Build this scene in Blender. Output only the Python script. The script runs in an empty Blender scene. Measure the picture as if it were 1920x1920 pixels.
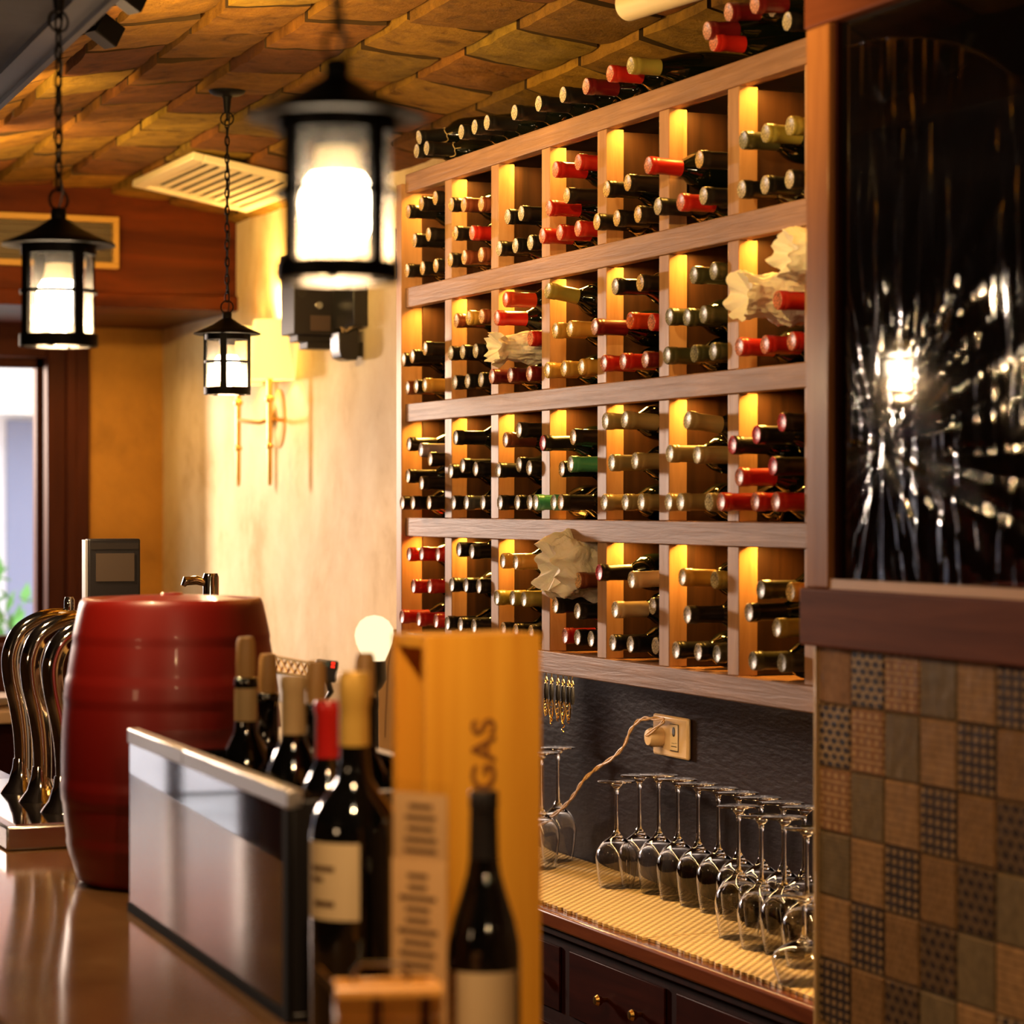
import bpy, bmesh, math, random
from mathutils import Vector, Matrix, noise
random.seed(7)
S = bpy.context.scene
COL = S.collection
PI = math.pi
R = math.radians

# ------------------------------------------------------------------ camera, world, sun, exposure
ZC = 1.70                      # eye height
F = 4817.0                     # focal length in pixels of the 1920 frame
TH = math.atan(2008.0 / F)     # the camera looks this far to the right of +Y (the rack runs along Y)
CT, ST = math.cos(TH), math.sin(TH)
YH = 948.0                     # horizon row
cd = bpy.data.cameras.new('camera'); cam = bpy.data.objects.new('camera', cd); COL.objects.link(cam)
cd.sensor_width = 36; cd.lens = F / 1920 * 36
cam.location = (0, 0, ZC)
cam.rotation_euler = (PI / 2 - (960 - YH) / F, 0, -TH)
cd.clip_start = 0.05; cd.clip_end = 100
cd.dof.use_dof = True; cd.dof.focus_distance = 5.25; cd.dof.aperture_fstop = 4.2
S.camera = cam

W = bpy.data.worlds.new('world'); S.world = W; W.use_nodes = True
bg = W.node_tree.nodes['Background']
bg.inputs[0].default_value = (0.86, 0.90, 1.0, 1); bg.inputs[1].default_value = 2.2

def light(name, kind, loc, energy, color, **kw):
    l = bpy.data.lights.new(name, kind); l.energy = energy; l.color = color
    for k, v in kw.items(): setattr(l, k, v)
    o = bpy.data.objects.new(name, l); COL.objects.link(o); o.location = loc
    return o
def aim(o, d):
    o.rotation_euler = Vector(d).to_track_quat('-Z', 'Y').to_euler()
# bright low daylight in the street, coming in through the window in the far wall
d0 = light('street_daylight', 'AREA', (0.10, 11.6, 2.30), 290, (1.0, 0.76, 0.60), shape='RECTANGLE', size=.45, size_y=.75)
aim(d0, (2.2, -6.0, -0.35))
# added unseen warm fill from the customers' side, behind and left of the camera
d1 = light('added_dining_fill', 'AREA', (-2.7, 1.2, 2.1), 7.0, (1.0, 0.64, 0.34), shape='RECTANGLE', size=.5, size_y=.3)
aim(d1, (1, 0.25, -0.10))

S.view_settings.view_transform = 'Standard'
S.view_settings.look = 'None'
S.view_settings.gamma = 1
S.view_settings.exposure = 0.75
S.view_settings.use_curve_mapping = False
S.cycles.max_bounces = 10
S.cycles.transparent_max_bounces = 24
S.cycles.transmission_bounces = 10
S.cycles.glossy_bounces = 5
S.cycles.diffuse_bounces = 4
S.cycles.caustics_reflective = False
S.cycles.caustics_refractive = False
S.cycles.sample_clamp_indirect = 4.0
S.cycles.use_denoising = True

def at(px, py, X=None, Z=None, Y=None, z=None):
    """world point seen at pixel (px,py) on the plane X=, Y=, height z= or at depth Z="""
    a = (px - 960) / F; b = (YH - py) / F
    dx = ST + a * CT; dy = CT - a * ST
    if X is not None: t = X / dx
    elif Y is not None: t = Y / dy
    elif z is not None: t = (z - ZC) / b
    else: t = Z
    return Vector((dx * t, dy * t, ZC + b * t))

# ------------------------------------------------------------------ materials
def newmat(name):
    m = bpy.data.materials.new(name); m.use_nodes = True
    return m, m.node_tree.nodes, m.node_tree.links
def setp(b, **kw):
    for k, v in kw.items():
        k = k.replace('_', ' ')
        if k in b.inputs:
            if isinstance(v, tuple) and len(v) == 3: v = (*v, 1)
            b.inputs[k].default_value = v
def plain(name, col, rough=.5, metal=0, spec=.5, coat=0, emit=None, es=0):
    m, n, l = newmat(name); b = n['Principled BSDF']
    setp(b, Base_Color=col, Roughness=rough, Metallic=metal, Specular_IOR_Level=spec, Coat_Weight=coat, Coat_Roughness=min(.08, rough))
    if emit: setp(b, Emission_Color=emit, Emission_Strength=es)
    return m
def N(n, t, **kw):
    x = n.new(t)
    for k, v in kw.items():
        if k in ('operation', 'blend_type', 'data_type', 'noise_dimensions', 'feature', 'attribute_name', 'bands_direction', 'wave_type', 'distance'): setattr(x, k, v)
        else: x.inputs[k.replace('_', ' ')].default_value = v
    return x
def texco(n, l, scale, kind='Object'):
    t = n.new('ShaderNodeTexCoord'); mp = n.new('ShaderNodeMapping'); mp.inputs['Scale'].default_value = scale
    l.new(t.outputs[kind], mp.inputs['Vector']); return mp.outputs['Vector']
def ramp(n, l, fac, stops):
    r = n.new('ShaderNodeValToRGB'); e = r.color_ramp.elements
    while len(e) < len(stops): e.new(.5)
    for i, (p, c) in enumerate(stops): e[i].position = p; e[i].color = (*c, 1)
    l.new(fac, r.inputs['Fac']); return r.outputs['Color']
def bump(n, l, b, h, strength=.3, dist=.01):
    bp = n.new('ShaderNodeBump'); bp.inputs['Strength'].default_value = strength; bp.inputs['Distance'].default_value = dist
    l.new(h, bp.inputs['Height']); l.new(bp.outputs['Normal'], b.inputs['Normal'])
def wood(name, c1, c2, scale=(30, 2, 30), rough=.5, bmp=.2, coat=0, c3=None, detail=6):
    m, n, l = newmat(name); b = n['Principled BSDF']
    v = texco(n, l, scale)
    no = N(n, 'ShaderNodeTexNoise', Scale=1.0, Detail=detail, Roughness=.62, Distortion=.6); l.new(v, no.inputs['Vector'])
    col = ramp(n, l, no.outputs['Fac'], [(.3, c1), (.68, c2)])
    if c3:
        v2 = texco(n, l, (5, 5, 5)); n2 = N(n, 'ShaderNodeTexNoise', Scale=1.0, Detail=5, Roughness=.6); l.new(v2, n2.inputs['Vector'])
        mx = n.new('ShaderNodeMix'); mx.data_type = 'RGBA'
        rr = ramp(n, l, n2.outputs['Fac'], [(.45, (0, 0, 0)), (.68, (.8, .8, .8))]); l.new(rr, mx.inputs['Factor'])
        l.new(col, mx.inputs['A']); mx.inputs['B'].default_value = (*c3, 1); col = mx.outputs['Result']
    l.new(col, b.inputs['Base Color'])
    setp(b, Roughness=rough, Coat_Weight=coat, Coat_Roughness=.15, Specular_IOR_Level=.35)
    bump(n, l, b, no.outputs['Fac'], bmp, .003)
    return m
def glassy(name, tint=(1, 1, 1), gloss=.12, rough=.03):
    m, n, l = newmat(name); out = n['Material Output']; n.remove(n['Principled BSDF'])
    tr = n.new('ShaderNodeBsdfTransparent'); tr.inputs[0].default_value = (*tint, 1)
    gl = n.new('ShaderNodeBsdfGlossy'); gl.inputs['Roughness'].default_value = rough
    lw = n.new('ShaderNodeLayerWeight'); lw.inputs['Blend'].default_value = .5
    pw = n.new('ShaderNodeMath'); pw.operation = 'POWER'; pw.inputs[1].default_value = 5; l.new(lw.outputs['Facing'], pw.inputs[0])
    fr = n.new('ShaderNodeMath'); fr.operation = 'MULTIPLY_ADD'; fr.inputs[1].default_value = .9; fr.inputs[2].default_value = .045; l.new(pw.outputs[0], fr.inputs[0])
    mx = n.new('ShaderNodeMixShader'); l.new(fr.outputs[0], mx.inputs[0]); l.new(tr.outputs[0], mx.inputs[1]); l.new(gl.outputs[0], mx.inputs[2])
    l.new(mx.outputs[0], out.inputs['Surface']); return m
def emis(name, col, s):
    m, n, l = newmat(name); out = n['Material Output']; n.remove(n['Principled BSDF'])
    e = n.new('ShaderNodeEmission'); e.inputs[0].default_value = (*col, 1); e.inputs[1].default_value = s
    l.new(e.outputs[0], out.inputs['Surface']); return m

M = {}
M['iron'] = plain('black_iron', (.003, .0028, .003), .55, 0, .18)
M['rackwood'] = wood('rack_wood', (.24, .12, .06), (.42, .23, .13), (40, 4, 90), .5, .5, c3=(.27, .15, .09))
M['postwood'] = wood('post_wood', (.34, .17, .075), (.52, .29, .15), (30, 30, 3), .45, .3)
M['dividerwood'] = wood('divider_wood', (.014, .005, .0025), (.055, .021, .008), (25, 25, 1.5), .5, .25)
M['darkwood'] = wood('dark_wood', (.010, .002, .0015), (.028, .006, .004), (3, 25, 3), .5, .05)
M['darkwood'].node_tree.nodes['Principled BSDF'].inputs['Specular IOR Level'].default_value = .15
M['drawerwood'] = wood('mahogany_drawer', (.016, .003, .002), (.045, .008, .004), (8, 3, 25), .42, .05)
M['redwood'] = wood('red_brown_wood', (.030, .005, .002), (.12, .024, .005), (1.2, 9, 9), .4, .1)
M['framewood'] = wood('frame_wood', (.24, .085, .025), (.42, .17, .055), (30, 30, 2), .3, .12, coat=.3)
M['framewood_h'] = wood('frame_wood_rail', (.085, .022, .008), (.16, .046, .018), (30, 2, 30), .55, .12)
M['trimwood'] = wood('door_trim_wood', (.03, .006, .003), (.075, .018, .008), (8, 8, 1.2), .4, .1)
M['boxwood'] = wood('pine_box', (.70, .29, .02), (.88, .43, .04), (34, 34, 1.2), .5, .12)
M['caddywood'] = wood('caddy_wood', (.55, .22, .03), (.80, .38, .06), (3, 30, 30), .4, .1, coat=.3)
M['goldtrim'] = plain('cream_trim', (.75, .50, .22), .22, .0, coat=.6)
M['bottle_glass'] = plain('dark_bottle_glass', (.003, .004, .0025), .06, 0, .5)
M['bottle_black'] = plain('black_bottle_glass', (.002, .002, .002), .05, 0, .6, coat=.5)
M['chrome'] = plain('chrome', (.72, .66, .58), .07, 1)
M['steel'] = plain('brushed_steel', (.52, .50, .48), .24, 1)
M['alu'] = plain('aluminium_rail', (.62, .60, .58), .35, .85)
M['brass'] = plain('brass', (.70, .42, .10), .25, 1)
M['glass'] = glassy('clear_glass')
def seeded_glass():
    m = glassy('seeded_lamp_glass'); n, l = m.node_tree.nodes, m.node_tree.links
    last = n['Material Output'].inputs['Surface'].links[0].from_socket
    t = n.new('ShaderNodeBsdfTranslucent'); t.inputs[0].default_value = (1, .93, .82, 1)
    v = texco(n, l, (40, 40, 14)); no = N(n, 'ShaderNodeTexNoise', Scale=1.0, Detail=3); l.new(v, no.inputs['Vector'])
    f = ramp(n, l, no.outputs['Fac'], [(.3, (.02, .02, .02)), (.7, (.07, .07, .07))])
    mx = n.new('ShaderNodeMixShader'); l.new(f, mx.inputs[0]); l.new(last, mx.inputs[1]); l.new(t.outputs[0], mx.inputs[2])
    l.new(mx.outputs[0], n['Material Output'].inputs['Surface']); return m
M['lampglass'] = seeded_glass()
M['black_plastic'] = plain('black_plastic', (.012, .011, .012), .35)
M['grey_plastic'] = plain('grey_plastic', (.012, .008, .007), .55)
M['silver_plastic'] = plain('silver_plastic', (.42, .43, .47), .35)
M['screen'] = plain('grey_screen', (.10, .075, .055), .25)
M['cream_plastic'] = plain('cream_plastic', (.62, .44, .25), .3)
M['slot'] = plain('dark_slot', (.02, .015, .012), .5)
M['cord'] = plain('tan_cord', (.50, .30, .13), .5)
M['label'] = plain('cream_label', (.52, .36, .16), .6)
M['label_pale'] = plain('pale_label', (.62, .47, .26), .6)
M['ink'] = plain('dark_ink', (.10, .05, .02), .6)
M['cork'] = plain('golden_cork', (.50, .28, .09), .5)
M['gold_foil'] = plain('gold_foil', (.66, .40, .08), .3, .35)
M['red_foil'] = plain('red_foil', (.50, .012, .010), .3)
M['barrel_red'] = plain('barrel_red', (.155, .004, .002), .40, coat=.1)
M['card'] = plain('menu_card', (.66, .40, .17), .6)
M['kraft'] = plain('kraft_board', (.36, .22, .09), .6)
M['white_stuff'] = plain('white_card', (.75, .70, .62), .5)
M['acrylic'] = glassy('clear_acrylic')
M['bulb'] = emis('bulb_glow', (1.0, .78, .52), 26)
M['bulb_hot'] = emis('bulb_glow_near', (1.0, .80, .55), 30)
M['bulb_amber'] = plain('bulb_housing', (.80, .52, .22), .4, emit=(1, .62, .22), es=.55)
M['globe'] = emis('globe_glow', (1.0, .74, .42), .95)
M['led_red'] = emis('red_digits', (1.0, .03, .01), 1.4)
M['shade'] = plain('lamp_shade', (.85, .62, .25), .7, emit=(1.0, .66, .16), es=1.0)

def mat_glass():
    m, n, l = newmat('wine_glass'); b = n['Principled BSDF']
    setp(b, Base_Color=(1, 1, 1), Roughness=0.0, IOR=1.45, Transmission_Weight=1.0)
    return m
M['wineglass'] = mat_glass()

def mat_plaster(name, c1, c2, c3, bmp=.4):
    m, n, l = newmat(name); b = n['Principled BSDF']
    v = texco(n, l, (2.6, 2.6, 2.2))
    a = N(n, 'ShaderNodeTexNoise', Scale=1.0, Detail=8, Roughness=.66, Distortion=.25); l.new(v, a.inputs['Vector'])
    col = ramp(n, l, a.outputs['Fac'], [(.34, c1), (.46, c2), (.66, c3)])
    l.new(col, b.inputs['Base Color']); setp(b, Roughness=.75, Specular_IOR_Level=.2)
    v2 = texco(n, l, (6, 6, 5)); a2 = N(n, 'ShaderNodeTexNoise', Scale=1.0, Detail=6, Distortion=.4); l.new(v2, a2.inputs['Vector'])
    bump(n, l, b, a2.outputs['Fac'], bmp, .02); return m
M['plaster'] = mat_plaster('yellow_plaster', (.58, .40, .18), (.74, .56, .31), (.84, .69, .44))
M['plaster_dark'] = mat_plaster('ochre_plaster', (.36, .17, .03), (.46, .22, .04), (.58, .28, .05), .2)
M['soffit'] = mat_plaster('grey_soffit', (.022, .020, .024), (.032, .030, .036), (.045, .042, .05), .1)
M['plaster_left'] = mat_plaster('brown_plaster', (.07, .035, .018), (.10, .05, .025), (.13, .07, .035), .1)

def mat_brick():
    m, n, l = newmat('vault_brick'); b = n['Principled BSDF']
    at_ = n.new('ShaderNodeAttribute'); at_.attribute_name = 'tone'
    v = texco(n, l, (14, 14, 14)); a = N(n, 'ShaderNodeTexNoise', Scale=1.0, Detail=8, Roughness=.7, Distortion=.5); l.new(v, a.inputs['Vector'])
    g = ramp(n, l, a.outputs['Fac'], [(.30, (.32, .28, .24)), (.44, (.75, .74, .72)), (.58, (1.0, 1.0, 1.0)), (.74, (1.35, 1.3, 1.15))])
    mx = n.new('ShaderNodeMix'); mx.data_type = 'RGBA'; mx.blend_type = 'MULTIPLY'; mx.inputs['Factor'].default_value = 1
    l.new(at_.outputs['Color'], mx.inputs['A']); l.new(g, mx.inputs['B']); l.new(mx.outputs['Result'], b.inputs['Base Color'])
    setp(b, Roughness=.8, Specular_IOR_Level=.15)
    v2 = texco(n, l, (38, 38, 38)); a2 = N(n, 'ShaderNodeTexNoise', Scale=1.0, Detail=8, Roughness=.72); l.new(v2, a2.inputs['Vector'])
    bump(n, l, b, a2.outputs['Fac'], .8, .014); return m
M['brick'] = mat_brick()
M['mortar_gap_shade'] = plain('mortar_gap_shade', (.05, .028, .012), .95, spec=.1)

def mat_backpanel():
    m, n, l = newmat('painted_panel'); b = n['Principled BSDF']
    setp(b, Base_Color=(.012, .006, .006), Roughness=.34, Specular_IOR_Level=.12)
    v = texco(n, l, (60, 28, 90)); a = N(n, 'ShaderNodeTexNoise', Scale=1.0, Detail=4, Roughness=.5); l.new(v, a.inputs['Vector'])
    bump(n, l, b, a.outputs['Fac'], .35, .003); return m
M['panel'] = mat_backpanel()

def mat_mat():
    m, n, l = newmat('woven_mat'); b = n['Principled BSDF']
    t = n.new('ShaderNodeTexCoord'); sp = n.new('ShaderNodeSeparateXYZ'); l.new(t.outputs['Object'], sp.inputs[0])
    def sn(sock, f, ph=0):
        mu = N(n, 'ShaderNodeMath', operation='MULTIPLY'); l.new(sock, mu.inputs[0]); mu.inputs[1].default_value = f
        s = N(n, 'ShaderNodeMath', operation='SINE'); l.new(mu.outputs[0], s.inputs[0]); return s.outputs[0]
    a = sn(sp.outputs['X'], 2 * PI / .021); c = sn(sp.outputs['Y'], 2 * PI / .024)
    ml = N(n, 'ShaderNodeMath', operation='MULTIPLY'); l.new(a, ml.inputs[0]); l.new(c, ml.inputs[1])
    ad = N(n, 'ShaderNodeMath', operation='MULTIPLY_ADD'); l.new(ml.outputs[0], ad.inputs[0]); ad.inputs[1].default_value = .5; ad.inputs[2].default_value = .5
    col = ramp(n, l, ad.outputs[0], [(.0, (.12, .06, .015)), (.4, (.55, .36, .12)), (.9, (.80, .58, .24))])
    l.new(col, b.inputs['Base Color']); setp(b, Roughness=.7)
    bump(n, l, b, ad.outputs[0], .9, .004); return m
M['mat'] = mat_mat()

def mat_marble():
    m, n, l = newmat('bar_top_marble'); b = n['Principled BSDF']
    v = texco(n, l, (2.2, 2.2, 2.2)); a = N(n, 'ShaderNodeTexNoise', Scale=1.0, Detail=8, Roughness=.6, Distortion=1.5); l.new(v, a.inputs['Vector'])
    col = ramp(n, l, a.outputs['Fac'], [(.3, (.10, .050, .018)), (.6, (.17, .09, .035)), (.75, (.24, .14, .06))])
    l.new(col, b.inputs['Base Color']); setp(b, Roughness=.12, Specular_IOR_Level=.45); return m
M['marble'] = mat_marble()
M['floor'] = mat_plaster('floor_tile', (.16, .10, .06), (.22, .14, .08), (.28, .18, .11), .05)
M['pavement'] = mat_plaster('pavement', (.42, .40, .38), (.5, .48, .46), (.58, .56, .54), .05)
M['facade'] = mat_plaster('street_facade', (.62, .60, .60), (.70, .68, .68), (.78, .76, .76), .05)
M['salmon'] = plain('salmon_paint', (.62, .30, .22), .8)
M['bluegrey'] = plain('blue_grey_shutter', (.22, .24, .34), .8)
M['leaf'] = plain('leaf_green', (.10, .32, .07), .6)
M['case_mirror'] = plain('case_dark_glass', (.012, .012, .014), .035, 0, 1.0, coat=1.0)
M['case_mirror'].node_tree.nodes['Principled BSDF'].inputs['Coat IOR'].default_value = 1.75
M['pane'] = plain('black_glass', (.003, .0025, .003), .04, 0, .5, coat=.3)

def mat_tissue():
    m, n, l = newmat('tissue_paper'); b = n['Principled BSDF']
    setp(b, Base_Color=(.94, .84, .68), Roughness=.7, Subsurface_Weight=.25)
    b.inputs['Subsurface Radius'].default_value = (.03, .02, .01)
    v = texco(n, l, (26, 26, 26)); a = N(n, 'ShaderNodeTexNoise', Scale=1.0, Detail=4, Roughness=.6, Distortion=1.5); l.new(v, a.inputs['Vector'])
    bump(n, l, b, a.outputs['Fac'], .5, .01); return m
M['tissue'] = mat_tissue()

# patterned ceramic tiles: uv runs 0..1 over each tile
def tilemat(name, base, spot, kind, n1=4, n2=5, r=.3, rough=.22):
    m, n, l = newmat(name); b = n['Principled BSDF']
    uv = n.new('ShaderNodeUVMap'); uv.uv_map = 'UVMap'
    sp = n.new('ShaderNodeSeparateXYZ'); l.new(uv.outputs[0], sp.inputs[0])
    def mth(op, a, bb=None):
        x = n.new('ShaderNodeMath'); x.operation = op
        for i, q in enumerate((a, bb)):
            if q is None: continue
            if isinstance(q, (int, float)): x.inputs[i].default_value = q
            else: l.new(q, x.inputs[i])
        return x.outputs[0]
    u = mth('MULTIPLY', sp.outputs[0], n1); v = mth('MULTIPLY', sp.outputs[1], n2)
    if kind in ('dots', 'ovals', 'diag', 'weave'):
        if kind in ('ovals', 'diag'):
            row = mth('MODULO', mth('FLOOR', v), 2); u = mth('ADD', u, mth('MULTIPLY', row, .5))
        fu = mth('SUBTRACT', mth('FRACT', u), .5); fv = mth('SUBTRACT', mth('FRACT', v), .5)
        if kind == 'weave': d = mth('MAXIMUM', mth('ABSOLUTE', fu), mth('ABSOLUTE', fv))
        elif kind == 'diag': d = mth('ADD', mth('ABSOLUTE', fu), mth('ABSOLUTE', fv))
        else: d = mth('SQRT', mth('ADD', mth('MULTIPLY', fu, fu), mth('MULTIPLY', mth('MULTIPLY', fv, fv), 1.6 if kind == 'dots' else 1)))
        f = mth('LESS_THAN', d, r)
        if kind == 'dots':   # pale stripes between the rows of circles
            f = mth('MAXIMUM', f, mth('GREATER_THAN', mth('ABSOLUTE', fv), .42))
    elif kind == 'stripes': f = mth('LESS_THAN', mth('FRACT', v), .22)
    else: f = mth('MULTIPLY', sp.outputs[0], 0)
    vv = texco(n, l, (60, 60, 60)); a = N(n, 'ShaderNodeTexNoise', Scale=1.0, Detail=6, Roughness=.7); l.new(vv, a.inputs['Vector'])
    mx = n.new('ShaderNodeMix'); mx.data_type = 'RGBA'; l.new(f, mx.inputs['Factor'])
    mx.inputs['A'].default_value = (*base, 1); mx.inputs['B'].default_value = (*spot, 1)
    g = ramp(n, l, a.outputs['Fac'], [(.3, (.62, .62, .6)), (.7, (1.12, 1.1, 1.05))])
    m2 = n.new('ShaderNodeMix'); m2.data_type = 'RGBA'; m2.blend_type = 'MULTIPLY'; m2.inputs['Factor'].default_value = 1
    l.new(mx.outputs['Result'], m2.inputs['A']); l.new(g, m2.inputs['B']); l.new(m2.outputs['Result'], b.inputs['Base Color'])
    setp(b, Roughness=rough, Specular_IOR_Level=.5)
    v3 = texco(n, l, (45, 45, 30)); a3 = N(n, 'ShaderNodeTexNoise', Scale=1.0, Detail=3); l.new(v3, a3.inputs['Vector'])
    bump(n, l, b, a3.outputs['Fac'], .35, .004); return m
TILE = [tilemat('tile_plain', (.34, .19, .11), (.3, .2, .1), 'plain', rough=.12),
        tilemat('tile_dark_ovals', (.36, .24, .12), (.045, .035, .04), 'ovals', 4, 8, .40),
        tilemat('tile_circles', (.26, .12, .045), (.48, .28, .12), 'dots', 4.5, 5, .28),
        tilemat('tile_speckled', (.17, .12, .06), (.25, .17, .09), 'ovals', 14, 14, .2),
        tilemat('tile_striped', (.34, .19, .08), (.26, .14, .055), 'stripes', 4, 9),
        tilemat('tile_dark_grid', (.045, .032, .03), (.30, .19, .09), 'weave', 5, 7, .27),
        tilemat('tile_diagonal_specks', (.24, .13, .05), (.14, .07, .03), 'diag', 7, 9, .22),
        tilemat('tile_dark_diamonds', (.13, .08, .04), (.040, .024, .018), 'diag', 4, 6, .42)]
M['grout'] = plain('grout', (.14, .08, .04), .8)

for k_, v_ in (('framewood_h', .02), ('trimwood', .1), ('redwood', .1), ('framewood', .12), ('drawerwood', .02), ('darkwood', .05), ('panel', .07), ('rackwood', .14), ('postwood', .12)):
    M[k_].node_tree.nodes['Principled BSDF'].inputs['Specular IOR Level'].default_value = v_
# ------------------------------------------------------------------ mesh building
class MB:
    def __init__(s): s.bm = bmesh.new(); s.uv = None
    def face(s, pts, mi=0):
        f = s.bm.faces.new([s.bm.verts.new(p) for p in pts]); f.material_index = mi; return f
    def box(s, lo, hi, mi=0, mtx=None):
        x0, y0, z0 = lo; x1, y1, z1 = hi
        c = [(x0, y0, z0), (x1, y0, z0), (x1, y1, z0), (x0, y1, z0), (x0, y0, z1), (x1, y0, z1), (x1, y1, z1), (x0, y1, z1)]
        v = [s.bm.verts.new(mtx @ Vector(p) if mtx else p) for p in c]
        for q in ((3, 2, 1, 0), (4, 5, 6, 7), (0, 1, 5, 4), (1, 2, 6, 5), (2, 3, 7, 6), (3, 0, 4, 7)):
            s.bm.faces.new([v[i] for i in q]).material_index = mi
        return s
    def cbox(s, c, size, mi=0, mtx=None):
        return s.box([c[i] - size[i] / 2 for i in range(3)], [c[i] + size[i] / 2 for i in range(3)], mi, mtx)
    def lathe(s, prof, seg=24, mi=0, mtx=None, c=(0, 0, 0), closed=False):
        """prof: list of (r, z) or (r, z, material)"""
        c = Vector(c); rings = []
        for p in prof:
            r, z = p[0], p[1]
            if r < 1e-6: q = [Vector((0, 0, z)) + c]
            else: q = [Vector((r * math.cos(2 * PI * k / seg), r * math.sin(2 * PI * k / seg), z)) + c for k in range(seg)]
            rings.append([s.bm.verts.new(mtx @ w if mtx else w) for w in q])
        n = len(rings)
        for i in range(n if closed else n - 1):
            a, b = rings[i], rings[(i + 1) % n]
            m_ = prof[(i + 1) % n][2] if len(prof[(i + 1) % n]) > 2 else mi
            for k in range(seg):
                k2 = (k + 1) % seg
                if len(a) == 1 and len(b) == 1: continue
                if len(a) == 1: vs = [a[0], b[k2], b[k]]
                elif len(b) == 1: vs = [a[k], a[k2], b[0]]
                else: vs = [a[k], a[k2], b[k2], b[k]]
                s.bm.faces.new(vs).material_index = m_
        return s
    def tube(s, pts, r, seg=8, mi=0, closed=False, caps=True):
        pts = [Vector(p) for p in pts]; n = len(pts); rings = []
        rr = r if isinstance(r, (list, tuple)) else [r] * n
        up = None
        for i, p in enumerate(pts):
            if closed: t = pts[(i + 1) % n] - pts[i - 1]
            else: t = pts[min(i + 1, n - 1)] - pts[max(i - 1, 0)]
            t.normalize()
            if up is None:
                up = Vector((0, 0, 1)) if abs(t.z) < .9 else Vector((1, 0, 0))
            a = t.cross(up)
            if a.length < 1e-4: a = t.cross(Vector((0, 1, 0)))
            a.normalize(); b = t.cross(a).normalized(); up = -b if b.dot(up) < 0 else b
            b = up; a = t.cross(b).normalized()
            rings.append([s.bm.verts.new(p + rr[i] * (math.cos(2 * PI * k / seg) * a + math.sin(2 * PI * k / seg) * b)) for k in range(seg)])
        for i in range(n if closed else n - 1):
            A, B = rings[i], rings[(i + 1) % n]
            for k in range(seg):
                s.bm.faces.new([A[k], A[(k + 1) % seg], B[(k + 1) % seg], B[k]]).material_index = mi
        if caps and not closed:
            s.bm.faces.new(rings[0][::-1]).material_index = mi; s.bm.faces.new(rings[-1]).material_index = mi
        return s
    def build(s, name, mats, parent=None, sharp=35, bevel=0, loc=None):
        bmesh.ops.recalc_face_normals(s.bm, faces=s.bm.faces[:])
        me = bpy.data.meshes.new(name); s.bm.to_mesh(me); s.bm.free()
        for m in (mats if isinstance(mats, (list, tuple)) else [mats]): me.materials.append(M[m] if isinstance(m, str) else m)
        me.shade_smooth(); me.set_sharp_from_angle(angle=R(sharp))
        o = bpy.data.objects.new(name, me); COL.objects.link(o)
        if parent: o.parent = parent
        if loc: o.location = loc
        if bevel:
            b = o.modifiers.new('bevel', 'BEVEL'); b.width = bevel; b.segments = 2; b.limit_method = 'ANGLE'; b.angle_limit = R(40)
        return o
def tag(o, label, cat, group=None, kind=None):
    if label: o['label'] = label
    if cat: o['category'] = cat
    if group: o['group'] = group
    if kind: o['kind'] = kind
    return o
def thing(name, label, cat, loc=(0, 0, 0), rotz=0, group=None):
    o = bpy.data.objects.new(name, None); COL.objects.link(o); o.location = loc; o.rotation_euler = (0, 0, rotz)
    o.empty_display_size = .05
    return tag(o, label, cat, group)
def struct(o): o['kind'] = 'structure'; return o
def copy_tree(root):
    r = root.copy(); COL.objects.link(r)
    for ch in root.children:
        c = ch.copy(); COL.objects.link(c); c.parent = r
        for g in ch.children:
            d = g.copy(); COL.objects.link(d); d.parent = c
    return r

# ------------------------------------------------------------------ the room
RX = 2.12          # front of the wine rack
WX = 2.46          # wall behind it
TX = 1.87          # front of the tiled wall block on the right
FY = 9.25          # street wall
struct(MB().box((-3.2, -2.2, -.1), (2.7, FY + .2, 0)).build('floor', 'floor'))
b = MB(); b.box((WX, 3.30, 0), (WX + .2, FY + .2, 2.9)); struct(b.build('wall_right', 'plaster'))
b = MB(); b.box((-3.2, -2.2, 0), (-3.0, FY, 2.9))
struct(b.build('wall_left', 'plaster_left'))
struct(MB().box((-3.2, -2.2, 0), (2.7, -2.0, 2.9)).build('wall_back', 'plaster_left'))
# street wall with a door opening and a wide window
b = MB()
b.box((-3.0, FY, 0), (-.50, FY + .2, 2.9)); b.box((-.50, FY, 2.235), (2.03, FY + .2, 2.9)); b.box((.25, FY, 0), (2.03, FY + .2, 1.2)); b.box((2.03, FY, 0), (WX, FY + .2, 2.9))
struct(b.build('wall_front', 'plaster_dark'))
b = MB(); b.box((2.015, FY - .07, 0), (2.17, FY, 2.36)); b.box((2.08, FY - .09, 0), (2.12, FY - .07, 2.36)); b.box((.25, FY - .05, 0), (2.015, FY, 1.2)); b.box((.25, FY - .07, 2.235), (2.015, FY, 2.36)); b.box((-3.0, FY - .05, 0), (-.50, FY, 2.36))
for x in (-1.4, -2.0, -2.6): b.box((x - .03, FY - .07, 0), (x + .03, FY - .05, 2.36))
struct(b.build('trim_1', 'trimwood', bevel=.006))
b = MB()
for x in (.25, 1.995): b.box((x, FY + .02, 1.2), (x + .035, FY + .08, 2.235))
b.box((.25, FY + .02, 1.2), (2.03, FY + .08, 1.23)); b.box((.25, FY + .02, 2.2), (2.03, FY + .08, 2.235)); b.box((.27, FY + .02, 1.2), (.29, FY + .08, 2.235))
w1 = struct(b.build('window_1', 'trimwood'))
MB().box((.28, FY + .045, 1.23), (2.0, FY + .049, 2.2)).build('pane', 'glass', w1)
b = MB()
for x in (-.50, .17): b.box((x, FY, 0), (x + .08, FY + .08, 2.235))
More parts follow.
